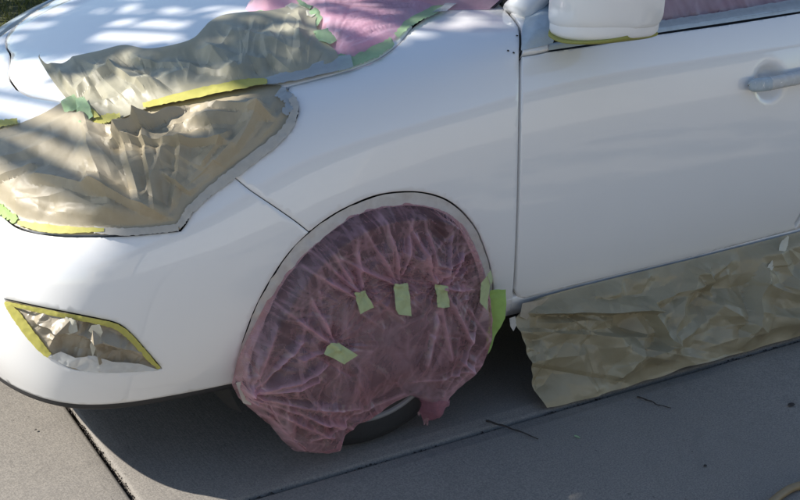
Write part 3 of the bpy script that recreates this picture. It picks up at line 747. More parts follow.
# wheel house linings
def liner(x, ysgn):
    mb = MB(); an = np.linspace(-.5, math.pi + .5, 30); V = []
    for y, r in ((.085, .385), (.14, .40), (.42, .40)):
        yy = y if ysgn > 0 else 2*CY - y
        V += [(x - r*math.cos(a), yy, .33 + GZ + r*math.sin(a)) for a in an]
    V += [(x, .42 if ysgn > 0 else 2*CY - .42, .33 + GZ)]
    F = [(a*30+i, a*30+i+1, (a+1)*30+i+1, (a+1)*30+i) for a in range(2) for i in range(29)] + [(60+i, 60+i+1, 90) for i in range(29)]
    mb.add(V, F); kid(mb.build('wheel_arch_liner', M['black'], car))
for x in (0, RW):
    for s in (1, -1): liner(x, s)
# door handle: a bar on two feet over the bowl, wrapped in pale tape
def handle():
    L = [(744, 85), (752, 84), (765, 82), (780, 79), (795, 76), (806, 74), (812, 73)]; L = spline(L, 2.)
    p, n = base_body(L); n = np.repeat(n.mean(0)[None], len(n), 0); m = len(L); T = np.gradient(p, axis=0); T /= np.linalg.norm(T, axis=1)[:, None]; U = np.cross(T, n)
    u = np.linspace(0, 1, m); hh = .0205*np.clip(1 - (2*u - 1)**8, 0.02, 1)**.5; hh *= (1 - .12*np.sin(np.pi*u)); th = .0135*np.clip(1 - (2*u-1)**6, .05, 1)**.5; off = .0165 + .013*np.sin(np.pi*np.clip(u, 0, 1))**.6
    an = np.linspace(0, 2*np.pi, 16, endpoint=False)
    V = (p + n*off[:, None])[:, None] + U[:, None]*(hh[:, None]*np.sign(np.cos(an))*abs(np.cos(an))**.7)[..., None] + n[:, None]*(th[:, None]*np.sign(np.sin(an))*abs(np.sin(an))**.7)[..., None]
    F = [(i*16+k, i*16+(k+1) % 16, (i+1)*16+(k+1) % 16, (i+1)*16+k) for i in range(m-1) for k in range(16)] + [tuple(range(16)), tuple((m-1)*16+k for k in range(16))]
    h = mesh_obj('door_handle', V.reshape(-1, 3), F, M['paint'], door); h.matrix_parent_inverse = Matrix()
    for k0, k1, mm in ((0, .30, 'foot'), (.70, 1, 'foot'), (.30, .70, 'white')):
        a, b = int(k0*(m-1)), int(k1*(m-1)); c = (p + n*off[:, None])[a:b+1]; j = rng.normal(0, .0011, (b-a+1, 16, 1))
        W = c[:, None] + (V[a:b+1] - c[:, None])*1.07 + n[a:b+1, None]*.0006 + j*n[a:b+1, None]
        f = [(i*16+q, i*16+(q+1) % 16, (i+1)*16+(q+1) % 16, (i+1)*16+q) for i in range(b-a) for q in range(16)]
        t = mesh_obj('masking_tape', W.reshape(-1, 3), f, M['foot' if mm == 'foot' else 'clearwhite'], h)
    pl = p[m-5:]; 
    return h
handle()
# side mirror
def mirror_shell(secs, name, mat, parent, n=44, pw=.5):
    A = []
    for y, x0, x1, z0, z1 in secs:
        an = np.linspace(0, 2*np.pi, n, endpoint=False); cx, cz = (x0+x1)/2, (z0+z1)/2
        A.append(np.stack([cx + (x1-x0)/2*np.sign(np.cos(an))*abs(np.cos(an))**pw, 0*an + y, cz + (z1-z0)/2*np.sign(np.sin(an))*abs(np.sin(an))**pw], 1))
    A = np.array(A); A = np.stack([spline(A[:, k], n=6) for k in range(n)], 1); m = len(A)
    F = [(i*n+k, (i+1)*n+k, (i+1)*n+(k+1) % n, i*n+(k+1) % n) for i in range(m-1) for k in range(n)] + [tuple(range(n)), tuple((m-1)*n+k for k in range(n))[::-1]]
    return mesh_obj(name, A.reshape(-1, 3), F, mat, parent, autosmooth=60)
mir = kid(mirror_shell([(.075, .545, .63, 1.022, 1.10), (.055, .528, .68, 1.012, 1.135), (0., .520, .715, 1.010, 1.160), (-.06, .535, .730, 1.018, 1.172), (-.11, .575, .738, 1.028, 1.172), (-.135, .625, .740, 1.038, 1.155), (-.142, .66, .738, 1.05, 1.14)], 'side_mirror', M['paint'], car))
mirror_shell([(.075, .550, .63, .998, 1.06), (.055, .535, .675, .990, 1.07), (0., .528, .708, .988, 1.08), (-.06, .543, .723, .995, 1.08), (-.11, .583, .730, 1.006, 1.08), (-.133, .63, .733, 1.016, 1.08), (-.138, .66, .73, 1.03, 1.08)], 'lower_cover', M['paint'], mir)
LOW = [(.075, .550, .63, .998, 1.06), (.055, .535, .675, .990, 1.07), (0., .528, .708, .988, 1.08), (-.06, .543, .723, .995, 1.08), (-.11, .583, .730, 1.006, 1.08), (-.133, .63, .733, 1.016, 1.08), (-.138, .66, .73, 1.03, 1.08)]
mt = mirror_shell([(y, x0 - .0015, x1 + .0015, z0 - .0025, z0 + .011) for y, x0, x1, z0, z1 in LOW[:-1]], 'masking_tape', M['olive'], mir); mt['label'] = 'olive yellow tape along the underside of the mirror'
mb = MB(); mb.box((.742, -.125, 1.05), (.746, .05, 1.15)); mb.build('mirror_glass', M['glass'], mir, smooth=False)
mirr = kid(mirror_shell([(2*CY - y, x0, x1, z0, z1) for y, x0, x1, z0, z1 in [(.075, .545, .63, 1.0, 1.10), (0., .520, .715, .99, 1.160), (-.06, .535, .730, .995, 1.172), (-.142, .66, .738, 1.05, 1.14)]], 'side_mirror', M['paint'], car))
ft = sheet('mirror_foot', PX([(521, 52), (522, 30), (530, 8), (540, -8), (556, -8), (560, 20), (552, 45)]), base_body, lambda Q, e: .004 + .012*sm(e/14) + .0012*facets(Q, 7, 5), M['foot'], car, 2); kid(ft)
kid(panel('corner_cover', ab([(521.8, 55), (523.5, 38), (538, 36), (549, 43), (549.5, 50), (535, 53)]), lambda q: (lift_ab(q)[0] + lift_ab(q)[1]*.004, lift_ab(q)[1]), M['paint'], car, .012, gap=.0005))
kid(panel('pillar_base', ab([(499, -8), (500.5, 0), (511, 13), (520.5, 27), (521.5, 51), (524, 34), (531, 8), (536, -8)]), lift_ab, M['paint'], car, .012, gap=.001))
for q in ((508, 51), (513.5, 53), (517, 36)):
    p, n = base_body([q]); mb = MB(); c = p[0]; t1 = np.cross(n[0], [0, 0, 1]); t1 /= np.linalg.norm(t1); t2 = np.cross(n[0], t1); an = np.linspace(0, 2*np.pi, 10, endpoint=False)
    mb.add([c + n[0]*.0015 + .0032*(t1*math.cos(a) + t2*math.sin(a)) for a in an] + [c + n[0]*.0025], [(i, (i+1) % 10, 10) for i in range(10)]); kid(mb.build('screw_hole', M['black'], car))
# ================================================================ masking paper, film and tape on the car
def edge_in(e, w): return sm(e/w)
# --- paper over the headlight
HLP = np.concatenate([PX([(-26, 140), (-12, 132), (20, 124), (45, 113), (66, 101)]), PX([(66, 101), (90, 104), (115, 112), (150, 106), (200, 95), (245, 87), (280, 86)])[1:], PX([(280, 86), (290, 93), (297, 108), (291, 127), (275, 145), (234, 175.5), (209, 194.5), (191, 211.5), (184, 224), (180, 229.5)])[1:],
                      PX([(180, 229.5), (150, 233.5), (120, 235), (60, 234.5), (20, 227.5), (0, 212), (-26, 190)])[1:]])
def d_hl(Q, e):
    k = edge_in(e - 7, 16)
    big = .030*np.exp(-(((Q[:, 0]-95)/75)**2 + ((Q[:, 1]-165)/45)**2)) + .012*np.exp(-(((Q[:, 0]-215)/45)**2 + ((Q[:, 1]-130)/25)**2)) + .02*sm((60 - Q[:, 0])/70)*sm((235-Q[:, 1])/60)
    f = fold(Q, (44, 186), (102, 199), 13, .020, .5) + fold(Q, (100, 198), (162, 217), 13, .024, .42) + fold(Q, (134, 152), (222, 147), 12, .018, .32) + fold(Q, (186, 112), (268, 120), 11, .016, .32) + fold(Q, (170, 180), (200, 200), 9, .012, .32) + fold(Q, (2, 188), (40, 176), 10, .012, .32) + fold(Q, (205, 165), (228, 140), 9, .012, .32) + fold(Q, (60, 195), (120, 220), 16, .010) + fold(Q, (95, 150), (112, 200), 18, .016) + fold(Q, (130, 140), (142, 205), 13, .015, .6)
    f += fold(Q, (126, 152), (150, 138), 13, .026, .30) + fold(Q, (150, 138), (186, 114), 12, .024, .30) + fold(Q, (150, 130), (155, 210), 9, .012, .5) + fold(Q, (185, 150), (172, 205), 9, .012, .6) + fold(Q, (200, 128), (262, 118), 14, .016, .5)
    f += fold(Q, (215, 165), (250, 128), 9, .010) + fold(Q, (236, 150), (262, 112), 8, .010, .6) + fold(Q, (8, 170), (60, 150), 14, .010, .6) + fold(Q, (20, 205), (80, 200), 9, .008) + fold(Q, (260, 140), (285, 112), 6, .008)
    f -= fold(Q, (100, 124), (150, 117), 9, .030) + fold(Q, (150, 117), (215, 103), 7, .024) + fold(Q, (112, 140), (135, 165), 8, .006)
    fc = .0075*facets(Q, 34, 11) + .0012*facets(Q, 11, 12) + crumple(Q, 60, (30, 110), (6, 20), .013, 13) + crumple(Q, 110, (14, 50), (3, 8), .0038, 15)
    q_ = .45 + .55*sm((Q[:, 0] - 60)/70)
    return np.maximum(k*(big*.8 + f*1.25*(.6 + .4*q_) + fc*1.15*q_ + .010), .001) + .0005*facets(Q, 6, 14)
hlp = sheet('masking_paper', HLP, base_body, d_hl, M['brown'], step=1.3, crisp=16)
tag(hlp, 'crumpled brown masking paper taped over the headlight', 'masking paper', 'sheets of masking paper on the car')
def tape(line, w, base, mat, parent, lift=.003, rag=.6, amp=.0008, step=2, label=None, name='masking_tape', disp=None, seed=0):
    o = sheet(name, strip_poly(line, w, 4, rag), base, (lambda Q, e: amp*facets(Q, 6, 21 + seed) + (disp(Q) if disp else 0)), mat, parent, step, lift=lift)
    if label: o['label'] = label
    return o
rim_line = [(178, 227), (186, 216), (190, 210), (208, 193), (233, 174), (273, 143), (289, 126), (294.5, 109), (290, 97)]
tape(rim_line, [6, 8, 8, 10, 9, 8, 7], base_body, M['cream'], hlp, .008, .8, label='pale paper edge taped round the headlight rim', amp=.0015)
tape([(95, 231), (125, 232.5), (150, 231), (178, 227.5)], 7, base_body, M['cream'], hlp, .008, .6, seed=1)
tape([(20, 224.5), (45, 229.5), (70, 231.5), (105, 231)], [4, 8, 7, 3], base_body, M['yellow'], hlp, .009, .5, label='yellow tape along the bottom of the headlight paper', seed=2)
tape([(-6, 206), (6, 213), (18, 222)], [10, 10, 6], base_body, M['lime'], hlp, .006, 1.5, label='green tape at the low front corner of the headlight paper', amp=.002, seed=3)
tape([(-10, 128.5), (2, 126), (19, 123)], [8, 7, 5], base_body, M['yellow'], hlp, .008, .8, seed=4)
tape([(279, 93), (290, 104), (284, 116)], [12, 10, 7], base_body, M['clear'], hlp, .007, 1.5, amp=.003, seed=5)
# --- paper along the bonnet edge
HP = np.concatenate([PX([(40, 59), (44, 68), (52, 75), (64, 71), (82, 66), (104, 61), (128, 55), (150, 59), (172, 57), (196, 52), (207, 44), (213, 38), (226, 30), (246, 26), (268, 23), (286, 14)]), PX([(286, 14), (300, 6), (316, 4)])[1:], PX([(316, 4), (319, 18), (316, 30), (323, 46), (337, 58), (338, 73)])[1:],
                     PX([(338, 73), (290, 84.5), (245, 91.5), (200, 100.5), (150, 111.5), (118, 124), (96, 131), (84, 124), (72, 108), (60, 92), (48, 76), (40, 59)])[1:-1]])
def d_hp(Q, e):
    k = edge_in(e - 2, 14); x, y = Q[:, 0], Q[:, 1]
    lowe = np.interp(x, [40, 96, 150, 200, 245, 290, 338], [62, 131, 111, 100, 91, 84, 73])
    k2 = sm((lowe - y)/9)
    big = .016*np.exp(-(((x-110)/70)**2 + ((y-92)/22)**2)) + .020*np.exp(-(((x-235)/50)**2 + ((y-42)/18)**2)) + .010*np.exp(-(((x-290)/40)**2 + ((y-45)/20)**2))
    curl = .045*sm((70 - x)/28)*sm((95-y)/30)
    up = .016*sm((16 - e)/16)*sm((lowe - y - 18)/20)*sm((x - 40)/40)*sm((300 - x)/40)
    f = fold(Q, (72, 106), (118, 78), 9, .012, .5) + fold(Q, (90, 118), (190, 80), 9, .008) + fold(Q, (118, 78), (150, 100), 8, .010, .5) + fold(Q, (130, 66), (250, 84), 7, .007, .5) + fold(Q, (200, 60), (262, 70), 8, .008) + fold(Q, (228, 40), (300, 62), 8, .007) + fold(Q, (60, 66), (72, 104), 7, .012, .5)
    fc = .004*facets(Q, 30, 31) + .001*facets(Q, 10, 33) + crumple(Q, 60, (25, 100), (5, 15), .010, 34) + crumple(Q, 140, (8, 40), (2.5, 7), .005, 35)
    return k2*(big + up + k*(f*1.4 + fc*1.25)) + curl + .003*k2
hpp = sheet('masking_paper', HP, base_body, d_hp, M['hoodpaper'], step=1.3, crisp=16, lift=.011)
tag(hpp, 'creased olive masking paper along the bonnet edge with one corner curling up', 'masking paper', 'sheets of masking paper on the car')
tape([(92, 131.5), (104, 127), (112, 124), (124, 121)], [3, 8, 8, 4], base_body, M['yellow'], hpp, .020, .8, .002, seed=6)
tape([(146, 111), (175, 104), (200, 98.5), (245, 89.5), (268, 87)], [5, 8, 9, 9, 5], base_body, M['yellow'], hpp, .017, .5, .0008, label='long yellow tape along the bonnet gap')
tape([(262, 88), (290, 81), (338, 69), (352, 66)], [5, 11, 14, 12], base_body, M['clear'], hpp, .015, .5, .0006, seed=7)
def scrap(poly, mat, lift, parent, amp=.006, base=base_body, name='tape_piece', label=None, seed=40):
    o = sheet(name, np.array(poly, float), base, lambda Q, e: amp*facets(Q, 11, seed) + amp*.5*facets(Q, 6, seed + 1), mat, parent, 1.6, lift=lift)
    if label: o['label'] = label
    return o
scrap([(65, 112), (74, 103), (82, 98), (88, 104), (84, 112), (76, 120), (68, 121)], M['mint'], .028, hpp, .009, seed=41, label='pale green tape crumpled on the paper corner')
scrap([(80, 112), (90, 110), (97, 118), (99, 126), (92, 131), (86, 137), (80, 135), (82, 124)], M['mint'], .034, hpp, .009, seed=43)
scrap([(97, 117), (102, 121), (106, 126), (100, 127), (96, 122)], M['yellow'], .030, hpp, .004, seed=44)
# cream and green tape where the paper meets the film
for i, (poly, m) in enumerate([([(286, 12), (300, 5), (318, 2), (322, 16), (312, 24), (300, 20), (290, 24)], 'creamtape'), ([(268, 26), (290, 20), (306, 24), (298, 34), (276, 36)], 'creamtape'), ([(304, 22), (316, 14), (325, 20), (318, 32), (310, 36)], 'mint'),
                               ([(314, 40), (336, 34), (342, 44), (330, 52), (318, 48)], 'mint'), ([(296, 6), (306, -4), (322, -4), (324, 8), (310, 16), (300, 12)], 'mint'), ([(254, 20), (262, 18), (276, 22), (270, 26), (258, 26)], 'mint')]):
    scrap(poly, M['palecream' if m == 'creamtape' else m], .016 + .0015*i, hpp, .0035, seed=50 + i)
# --- pink film over the cowl and windscreen
WF = np.concatenate([PX([(246, 14), (252, 6), (266, -2), (280, -16)]), [(330, -16), (400, -16), (452, -16)], PX([(452, -16), (450, -2), (446, 6), (436, 13), (420, 20), (405, 30), (392, 42), (375, 52), (352, 61), (340, 60)])[1:], PX([(340, 60), (330, 50), (322, 42), (318, 26), (300, 16), (284, 14), (272, 22), (262, 22), (246, 14)])[1:-1]])
def d_wf(Q, e):
    k = edge_in(e, 12); c = np.array([436, 14.]); v = Q - c; r = np.hypot(v[:, 0], v[:, 1]) + 1e-6; a = np.arctan2(v[:, 1], v[:, 0]); a = np.where(a < 0, a + 2*np.pi, a)
    st_ = ridged(a*9, r/160, 3)*.008*sm(r/60) + .0035*ridged(a*26, r/60., 2)*sm(r/40)
    c2 = np.array([330, 62.]); v2 = Q - c2; r2 = np.hypot(v2[:, 0], v2[:, 1]); a2 = np.arctan2(v2[:, 1], v2[:, 0])
    st2 = ridged(a2*7 + 3, r2/90, 3)*.007*np.exp(-r2/60)
    return k*(.012 + st_ + st2 + .003*facets(Q, 14, 61)) + .018*np.exp(-(((Q[:, 0]-265)/22)**2 + ((Q[:, 1]-5)/14)**2))
wf = sheet('plastic_film', WF, base_body, d_wf, M['sunlitfilm'], step=1.4, lift=.007)
set_attr(wf, 'plies', (lambda V: 1.6*np.clip(d_wf(V, o_last[1])/.022, 0, 1)**2)(o_last[0]))
tag(wf, 'sunlit-toned pink plastic film taped over the windscreen base', 'plastic film', 'pink plastic films on the car')
rows = [sym([(.53, .325, 1.012), (.30, .46, .998), (.14, .66, .997), (.085, .88, .997)]), sym([(.81, .322, 1.208), (.64, .47, 1.234), (.53, .66, 1.244), (.50, .88, 1.249)]), sym([(1.05, .32, 1.36), (.95, .48, 1.395), (.90, .68, 1.41), (.88, .88, 1.415)])]
A = np.stack([spline(r, n=14) for r in np.array(rows)]); A = np.stack([spline(A[:, k], n=30) for k in range(A.shape[1])], 1); n_, m_ = A.shape[:2]
u_, v_ = np.meshgrid(np.arange(n_), np.arange(m_), indexing='ij'); A = A + np.array([-.6, 0, .8])*(.006*ridged(v_/9., u_/25., 3))[..., None]
mesh_obj('glass_film', A.reshape(-1, 3), [(i*m_+j, i*m_+j+1, (i+1)*m_+j+1, (i+1)*m_+j) for i in range(n_-1) for j in range(m_-1)], M['sunlitfilm'], wf)
tape([(336, 66), (352, 62), (374, 55), (393, 44)], [16, 14, 13, 7], base_body, M['mint'], wf, .009, 1., .0022, label='pale green tape along the bonnet gap below the film', seed=8)
tape([(396, 39), (412, 24), (432, 14), (447, 4), (455, -6)], [5, 9, 9, 8, 8], base_body, M['mint'], wf, .010, .8, .0015, seed=9)
scrap([(432, 16), (446, 8), (456, -2), (462, -4), (458, 8), (446, 16)], M['clear'], .012, wf, .004, seed=70)
# --- pink film over the front side window
Vw, Fw, _ = cdt_fill(np.array([(.80, .974), (1.50, .992), (1.56, 1.0), (1.54, 1.37), (1.2, 1.355), (.9, 1.18), (.78, 1.06)]), .007)
hz = .005*ridged(Vw[:, 0]*22 + Vw[:, 1]*9, Vw[:, 1]*5, 3) + .003*facets(Vw*300, 16, 80) + .004
mb = np.stack([Vw[:, 0], side_y(Vw[:, 1]) + .004 - hz*sm((Vw[:, 1] - .97)/.03), Vw[:, 1]], 1)
sf = mesh_obj('plastic_film', mb, Fw, M['sidefilm']); tag(sf, 'dusky pink plastic film taped over the front side window', 'plastic film', 'pink plastic films on the car')
tape([(656, 27), (730, 16), (799, 5.5), (812, 3.5)], [7, 7, 9, 9], base_body, M['clear'], sf, .008, .4, .0008, seed=10)
tape([(657.5, -8), (658, 12), (657, 29)], 3.5, base_plane((0, -1, .5), (.9, .10, .98)), M['cream'], sf, .004, .2, seed=11)
# --- pink film over the front wheel
WO = np.concatenate([PX([(231.5, 384), (237, 362), (245.5, 342), (258, 318), (272, 291), (290, 263), (312, 240), (335, 222), (362, 208), (395, 201.5), (425, 201.5), (449, 210), (465, 225), (475, 244), (483, 266), (488, 290), (491, 312)]),
    [(490, 332), (485, 350), (477, 366), (466, 377), (455, 386), (447, 394), (446, 401), (442, 404), (443, 412), (439, 411), (437, 420), (433, 416), (430, 433), (426, 421), (422, 424), (419, 412), (416, 414), (414, 400), (408, 397.5), (402, 395.5), (390, 400.5), (377, 409.5), (367, 416), (359, 421.5), (350, 425), (344, 431), (340, 440), (336, 449), (318, 452), (293, 450), (282, 440), (270, 425), (258, 415), (247, 406), (238, 397)]])
_k = WO[:, 1] > 384; WO = np.concatenate([resample(WO[~_k], 2.5, False), (lambda L: L + np.stack([vnoise(np.arange(len(L))*.45, 0*L[:, 0])*2.2, vnoise(np.arange(len(L))*.6, 9 + 0*L[:, 0])*3.2], 1))(resample(WO[_k], 1.4, False))]) if False else WO
wp_base = base_plane((0, -1, .0), (0, .008, .33))
PINS = np.array([(345, 280), (384, 272), (422, 275), (318, 330), (470, 285), (242, 385)])
FB = ((225, 195), (495, 455))
FOLDS = [((298, 262), (340, 285), 8, .014, .5), ((305, 246), (343, 281), 6, .012, .6), ((272, 300), (318, 332), 9, .012, .6), ((322, 245), (342, 280), 7, .012, .6), ((345, 232), (346, 278), 5, .010, .6), ((352, 222), (382, 272), 7, .012, .5), ((328, 250), (380, 274), 5, .010, .6), ((400, 212), (386, 268), 6, .009, .6), ((374, 214), (384, 268), 5, .009, .6),
         ((412, 212), (420, 270), 6, .010, .6), ((396, 214), (419, 272), 5, .008, .6), ((440, 225), (424, 270), 6, .010, .6), ((452, 240), (426, 276), 5, .008, .6), ((425, 276), (462, 282), 5, .008, .6), ((242, 385), (310, 350), 8, .012, .6), ((242, 385), (288, 330), 6, .010, .6), ((242, 384), (268, 318), 6, .010, .6), ((243, 386), (300, 365), 5, .010, .6), ((242, 388), (345, 396), 8, .010, .6), ((243, 390), (330, 412), 6, .010, .6),
         ((245, 395), (320, 425), 9, .012, .6), ((262, 410), (300, 446), 9, .010, .6), ((300, 405), (345, 420), 8, .012, .5), ((425, 275), (455, 330), 8, .008, .6), ((424, 294), (432, 345), 6, .007, .6), ((424, 294), (408, 350), 6, .006, .6), ((440, 380), (478, 330), 10, .012, .6), ((430, 386), (462, 318), 8, .010, .6), ((455, 300), (484, 340), 7, .008, .6), ((318, 332), (300, 290), 5, .009, .6), ((318, 332), (285, 345), 5, .008, .6),
         ((446, 350), (470, 372), 6, .010, .6), ((400, 372), (470, 356), 7, .008, .6), ((340, 404), (392, 384), 7, .010, .6), ((300, 430), (338, 408), 6, .010, .6)]
def film_shape(Q, e):
    """relief of the film and how gathered it is at each point"""
    x, y = Q[:, 0], Q[:, 1]; c = np.array([372, 330.]); v = Q - c; r = np.hypot(v[:, 0], v[:, 1]*.95); a = np.arctan2(v[:, 1], v[:, 0])
    rn = np.clip(r/135, 0, 1.3); up = sm((345 - y)/70)
    bulge = .066*sm(e/48) + .012*sm((y - 300)/80)*sm(e/8); b2 = -.012*np.exp(-(((x-375)/80)**2 + ((y-262)/26)**2))
    aa = a + .25*vnoise(x/40, y/40); G = np.zeros(len(Q))
    r1, r2 = ridged(aa*6.2, r/210, 2), ridged(aa*17, r/120, 3); m = sm((rn - .28)/.5)*(.35 + .65*up)
    pl = (.016*r1 + .0095*r2)*m; G += 1.0*np.clip((r2 - .25)/.5, 0, 1)**3*m; r5 = ridged(aa*38 + 5, r/150, 2); pl += .0045*r5*m; G += 1.3*np.clip((r5 - .3)/.5, 0, 1)**3*m
    r3 = ridged(x/30 + y/160, y/85 + x/200, 4); r4 = ridged(x/12 + y/60, y/50 - x/90, 3)
    pl += .0045*r3*sm(e/10) + .0035*r4*sm(e/10)*(.25 + .75*np.clip(rn, 0, 1)); G += .8*np.clip((r4 - .3)/.5, 0, 1)**3
    star = 0
    for i, q in enumerate(PINS):
        w = Q - q; rr = np.hypot(w[:, 0], w[:, 1]) + 1e-6; aa2 = np.arctan2(w[:, 1], w[:, 0]); L = (34, 30, 34, 40, 26, 60)[i]; s_ = ridged(aa2*4.5 + 9*i, rr/70 + i, 2)
        star = star + (.010*s_ - .004)*np.exp(-rr/L)*sm(rr/5) - .008*np.exp(-(rr/11)**2); G += (1.2*np.clip((s_ - .2)/.6, 0, 1)**2 + .4)*np.exp(-rr/(L*.8))
    f = 0
    for p_, q_, w_, h_, s_ in FOLDS: f = f + fold(Q, p_, q_, w_*.72, h_*1.05, s_); G += fold(Q, p_, q_, 2.0, 2.0) + fold(Q, p_, q_, 5.0, .5)
    cr = np.zeros(len(Q)); f = f + crumple(Q, 90, (20, 90), (3, 9), .009, 91, FB, cr) + crumple(Q, 170, (8, 40), (2.7, 5), .0032, 92, FB, cr); G += .9*np.clip(cr, 0, 1.6)
    hem = .014*np.sin(x/9.)*sm((y - 385)/40)*sm((x - 395)/20) + .010*vnoise(x/9, y/20)*sm((y - 390)/30)
    core = bulge + b2 + pl + star + f*1.3; flo = np.where(rn < .95, .046, -.004)*sm(e/12); core = np.maximum(core, flo + .2*(pl + f + star))
    G += .7*np.exp(-(((x-375)/62)**2 + ((y-338)/40)**2)) + 1.0*sm((y - 340)/40)*sm((x - 385)/30) + .5*sm((y - 372)/30)
    return sm(e/9)*core + .012*sm(e/7) + hem + .0012*facets(Q, 8, 90)*sm(e/5), G
def d_w(Q, e): return film_shape(Q, e)[0]
wfilm = sheet('plastic_film', WO, wp_base, d_w, M['pinkfilm'], step=1.15, lift=.001, crisp=30)
set_attr(wfilm, 'plies', film_shape(*o_last)[1])
tag(wfilm, 'crumpled dark pink plastic film wrapped over the front wheel', 'plastic film', 'pink plastic films on the car')
# second layer of loose film gathered along the top and hanging at the bottom
def lay(poly, seed, lift, name='film_fold'):
    return sheet(name, np.array(poly, float), wp_base, lambda Q, e: d_w(Q, edge_dist(Q, WO)) + .006*ridged(Q[:, 0]/14 + seed, Q[:, 1]/40, 3)*sm(e/6), M['redfilm'], wfilm, 1.6, lift=lift)
lay([(414, 396), (426, 390), (442, 392), (444, 400), (438, 409), (434, 420), (431, 411), (427, 427), (424, 414), (419, 418)], 3, .006)
0 and lay([(350, 400), (372, 382), (410, 372), (445, 362), (476, 350), (470, 372), (448, 392), (430, 396), (405, 392), (380, 397), (362, 406), (352, 414), (345, 416)], 5, .004)
0 and lay([(240, 388), (262, 402), (300, 420), (340, 420), (338, 446), (318, 449), (296, 447), (282, 438), (262, 414), (246, 402)], 7, .005)
tr = np.concatenate([arch + [1.2, 1.0]])
inner = PX([(244, 390), (252, 356), (264, 325), (277, 296), (295, 268), (316, 245), (338, 227), (364, 213), (395, 207), (424, 207), (446, 215), (460, 229), (469, 247), (477, 268), (482, 290), (486, 316)])
ring = np.concatenate([PX([(232, 386), (236.5, 360), (247.5, 331), (258.5, 304), (273.5, 277), (290.5, 253), (310.5, 233), (330.5, 218), (350.5, 207), (376, 197), (400, 193), (425, 194), (446.5, 201), (464.5, 215), (477.5, 233), (486.5, 256), (491.5, 276), (493.5, 298), (494, 318)]), inner[::-1]])
def d_ring(Q, e): return .0018*facets(Q, 9, 95) + .001*facets(Q, 5, 96) + .0025*vnoise(Q[:, 0]/8, Q[:, 1]/8)
rg = sheet('masking_tape', ring, base_body, d_ring, M['archtape'], wfilm, 1.8, lift=-.0025); rg['label'] = 'pale tape round the inside of the wheel arch'
gt = scrap([(233, 380), (239, 378), (246, 392), (248, 402), (240, 400), (236, 390)], M['cream'], .02, wfilm, .004, wp_base, 'masking_tape', seed=97)
def patch(poly, i, lift):
    P_ = np.array(poly, float); c = P_.mean(0, keepdims=True)
    dd = float(d_w(c, np.array([60.]))[0])
    o = sheet('tape_patch', P_, wp_base, lambda Q, e: d_w(Q, edge_dist(Q, WO))*.45 + dd*.55 + .002*facets(Q, 9, 100 + i) + lift + .007, M['green'], wfilm, 1.6, lift=.006)
    return o
patch([(336, 279), (347, 277), (356, 294), (342, 300)], 0, .003)
patch([(376, 271), (390, 271), (392, 302), (379, 300), (376, 295)], 1, .003)
patch([(417, 272), (428, 273), (431, 294), (420, 295)], 2, .004)
patch([(309, 325), (318, 326), (337, 338), (324, 347), (303, 336)], 3, .006)
patch([(465, 273), (471, 265), (474, 275), (471, 300), (464, 292)], 4, .004)
patch([(470, 263), (477, 261), (480, 270), (474, 274)], 5, .004)
gf = sheet('tape_flap', np.array([(490, 290), (505.5, 289), (506, 304), (505, 318), (499, 332), (492, 344), (486.5, 353), (487, 338), (490, 325), (489, 305)], float), base_plane((-.25, -1, .1), (.40, -.036, .27)), lambda Q, e: .010*facets(Q, 15, 110) + .002*facets(Q, 7, 111) + .006*vnoise(Q[:, 0]/9, Q[:, 1]/22), M['lime'], None, 1.6)
tag(gf, 'loose bright green tape flap hanging behind the front wheel', 'masking tape')
# --- paper skirt below the door
SK = np.concatenate([PX([(527, 303), (545, 296), (600, 281.5), (700, 257), (799, 231.5), (850, 217)]), PX([(850, 217), (846, 260), (842, 319)])[1:], PX([(842, 319), (800, 332), (740, 351), (690, 362), (674, 366), (650, 376), (600, 392), (562, 404), (546, 407.5)])[1:], PX([(546, 407.5), (538, 392), (531, 370), (523, 346), (514, 322), (520, 312), (527, 303)])[1:-1]])
def d_sk(Q, e):
    x, y = Q[:, 0], Q[:, 1]; top = np.interp(x, [527, 600, 700, 800, 850], [303, 281, 257, 231, 217]); k = sm((y - top)/14)
    bot = np.interp(x, [546, 600, 674, 740, 842], [407, 392, 366, 351, 319]); kb = .35 + .65*sm((bot - y)/25)
    f = fold(Q, (535, 312), (640, 308), 12, .026, .32) + fold(Q, (545, 322), (600, 318), 9, .012) + fold(Q, (640, 308), (655, 340), 11, .020, .32) + fold(Q, (600, 345), (650, 330), 18, .012) + fold(Q, (690, 268), (705, 290), 10, .016, .5) + fold(Q, (648, 300), (690, 285), 10, .012, .6)
    f += fold(Q, (752, 282), (738, 330), 20, .022, .32) + fold(Q, (752, 282), (800, 300), 16, .012) + fold(Q, (690, 325), (640, 352), 14, .012, .5) + fold(Q, (610, 375), (622, 345), 8, .012, .6) + fold(Q, (705, 300), (750, 330), 14, .010, .6) + fold(Q, (765, 250), (790, 290), 12, .012) + fold(Q, (560, 330), (590, 390), 20, .010)
    fc = .014*facets(Q, 46, 121) + .0015*facets(Q, 14, 123) + crumple(Q, 64, (40, 130), (8, 26), .024, 125) + crumple(Q, 130, (12, 50), (3, 9), .007, 126)
    return k*(.008 + f*2.2 + fc*1.5*kb + .008*sm((x - 600)/60)*np.exp(-((y - bot)/14)**2)) + .0008*facets(Q, 7, 124)
skirt = sheet('masking_paper', SK, base_plane((0, -1, .30), (.6, .026, .27)), d_sk, M['skirt'], step=1.5, crisp=16, lift=.002)
tag(skirt, 'olive masking paper skirt hanging from the door bottom to the concrete', 'masking paper', 'sheets of masking paper on the car')
scrap([(520, 303), (534, 300), (546, 297), (540, 304), (531, 311), (524, 319), (517, 316)], M['creamdark'], .010, skirt, .004, base_plane((0, -1, .3), (.48, .02, .25)), 'masking_tape', seed=131)
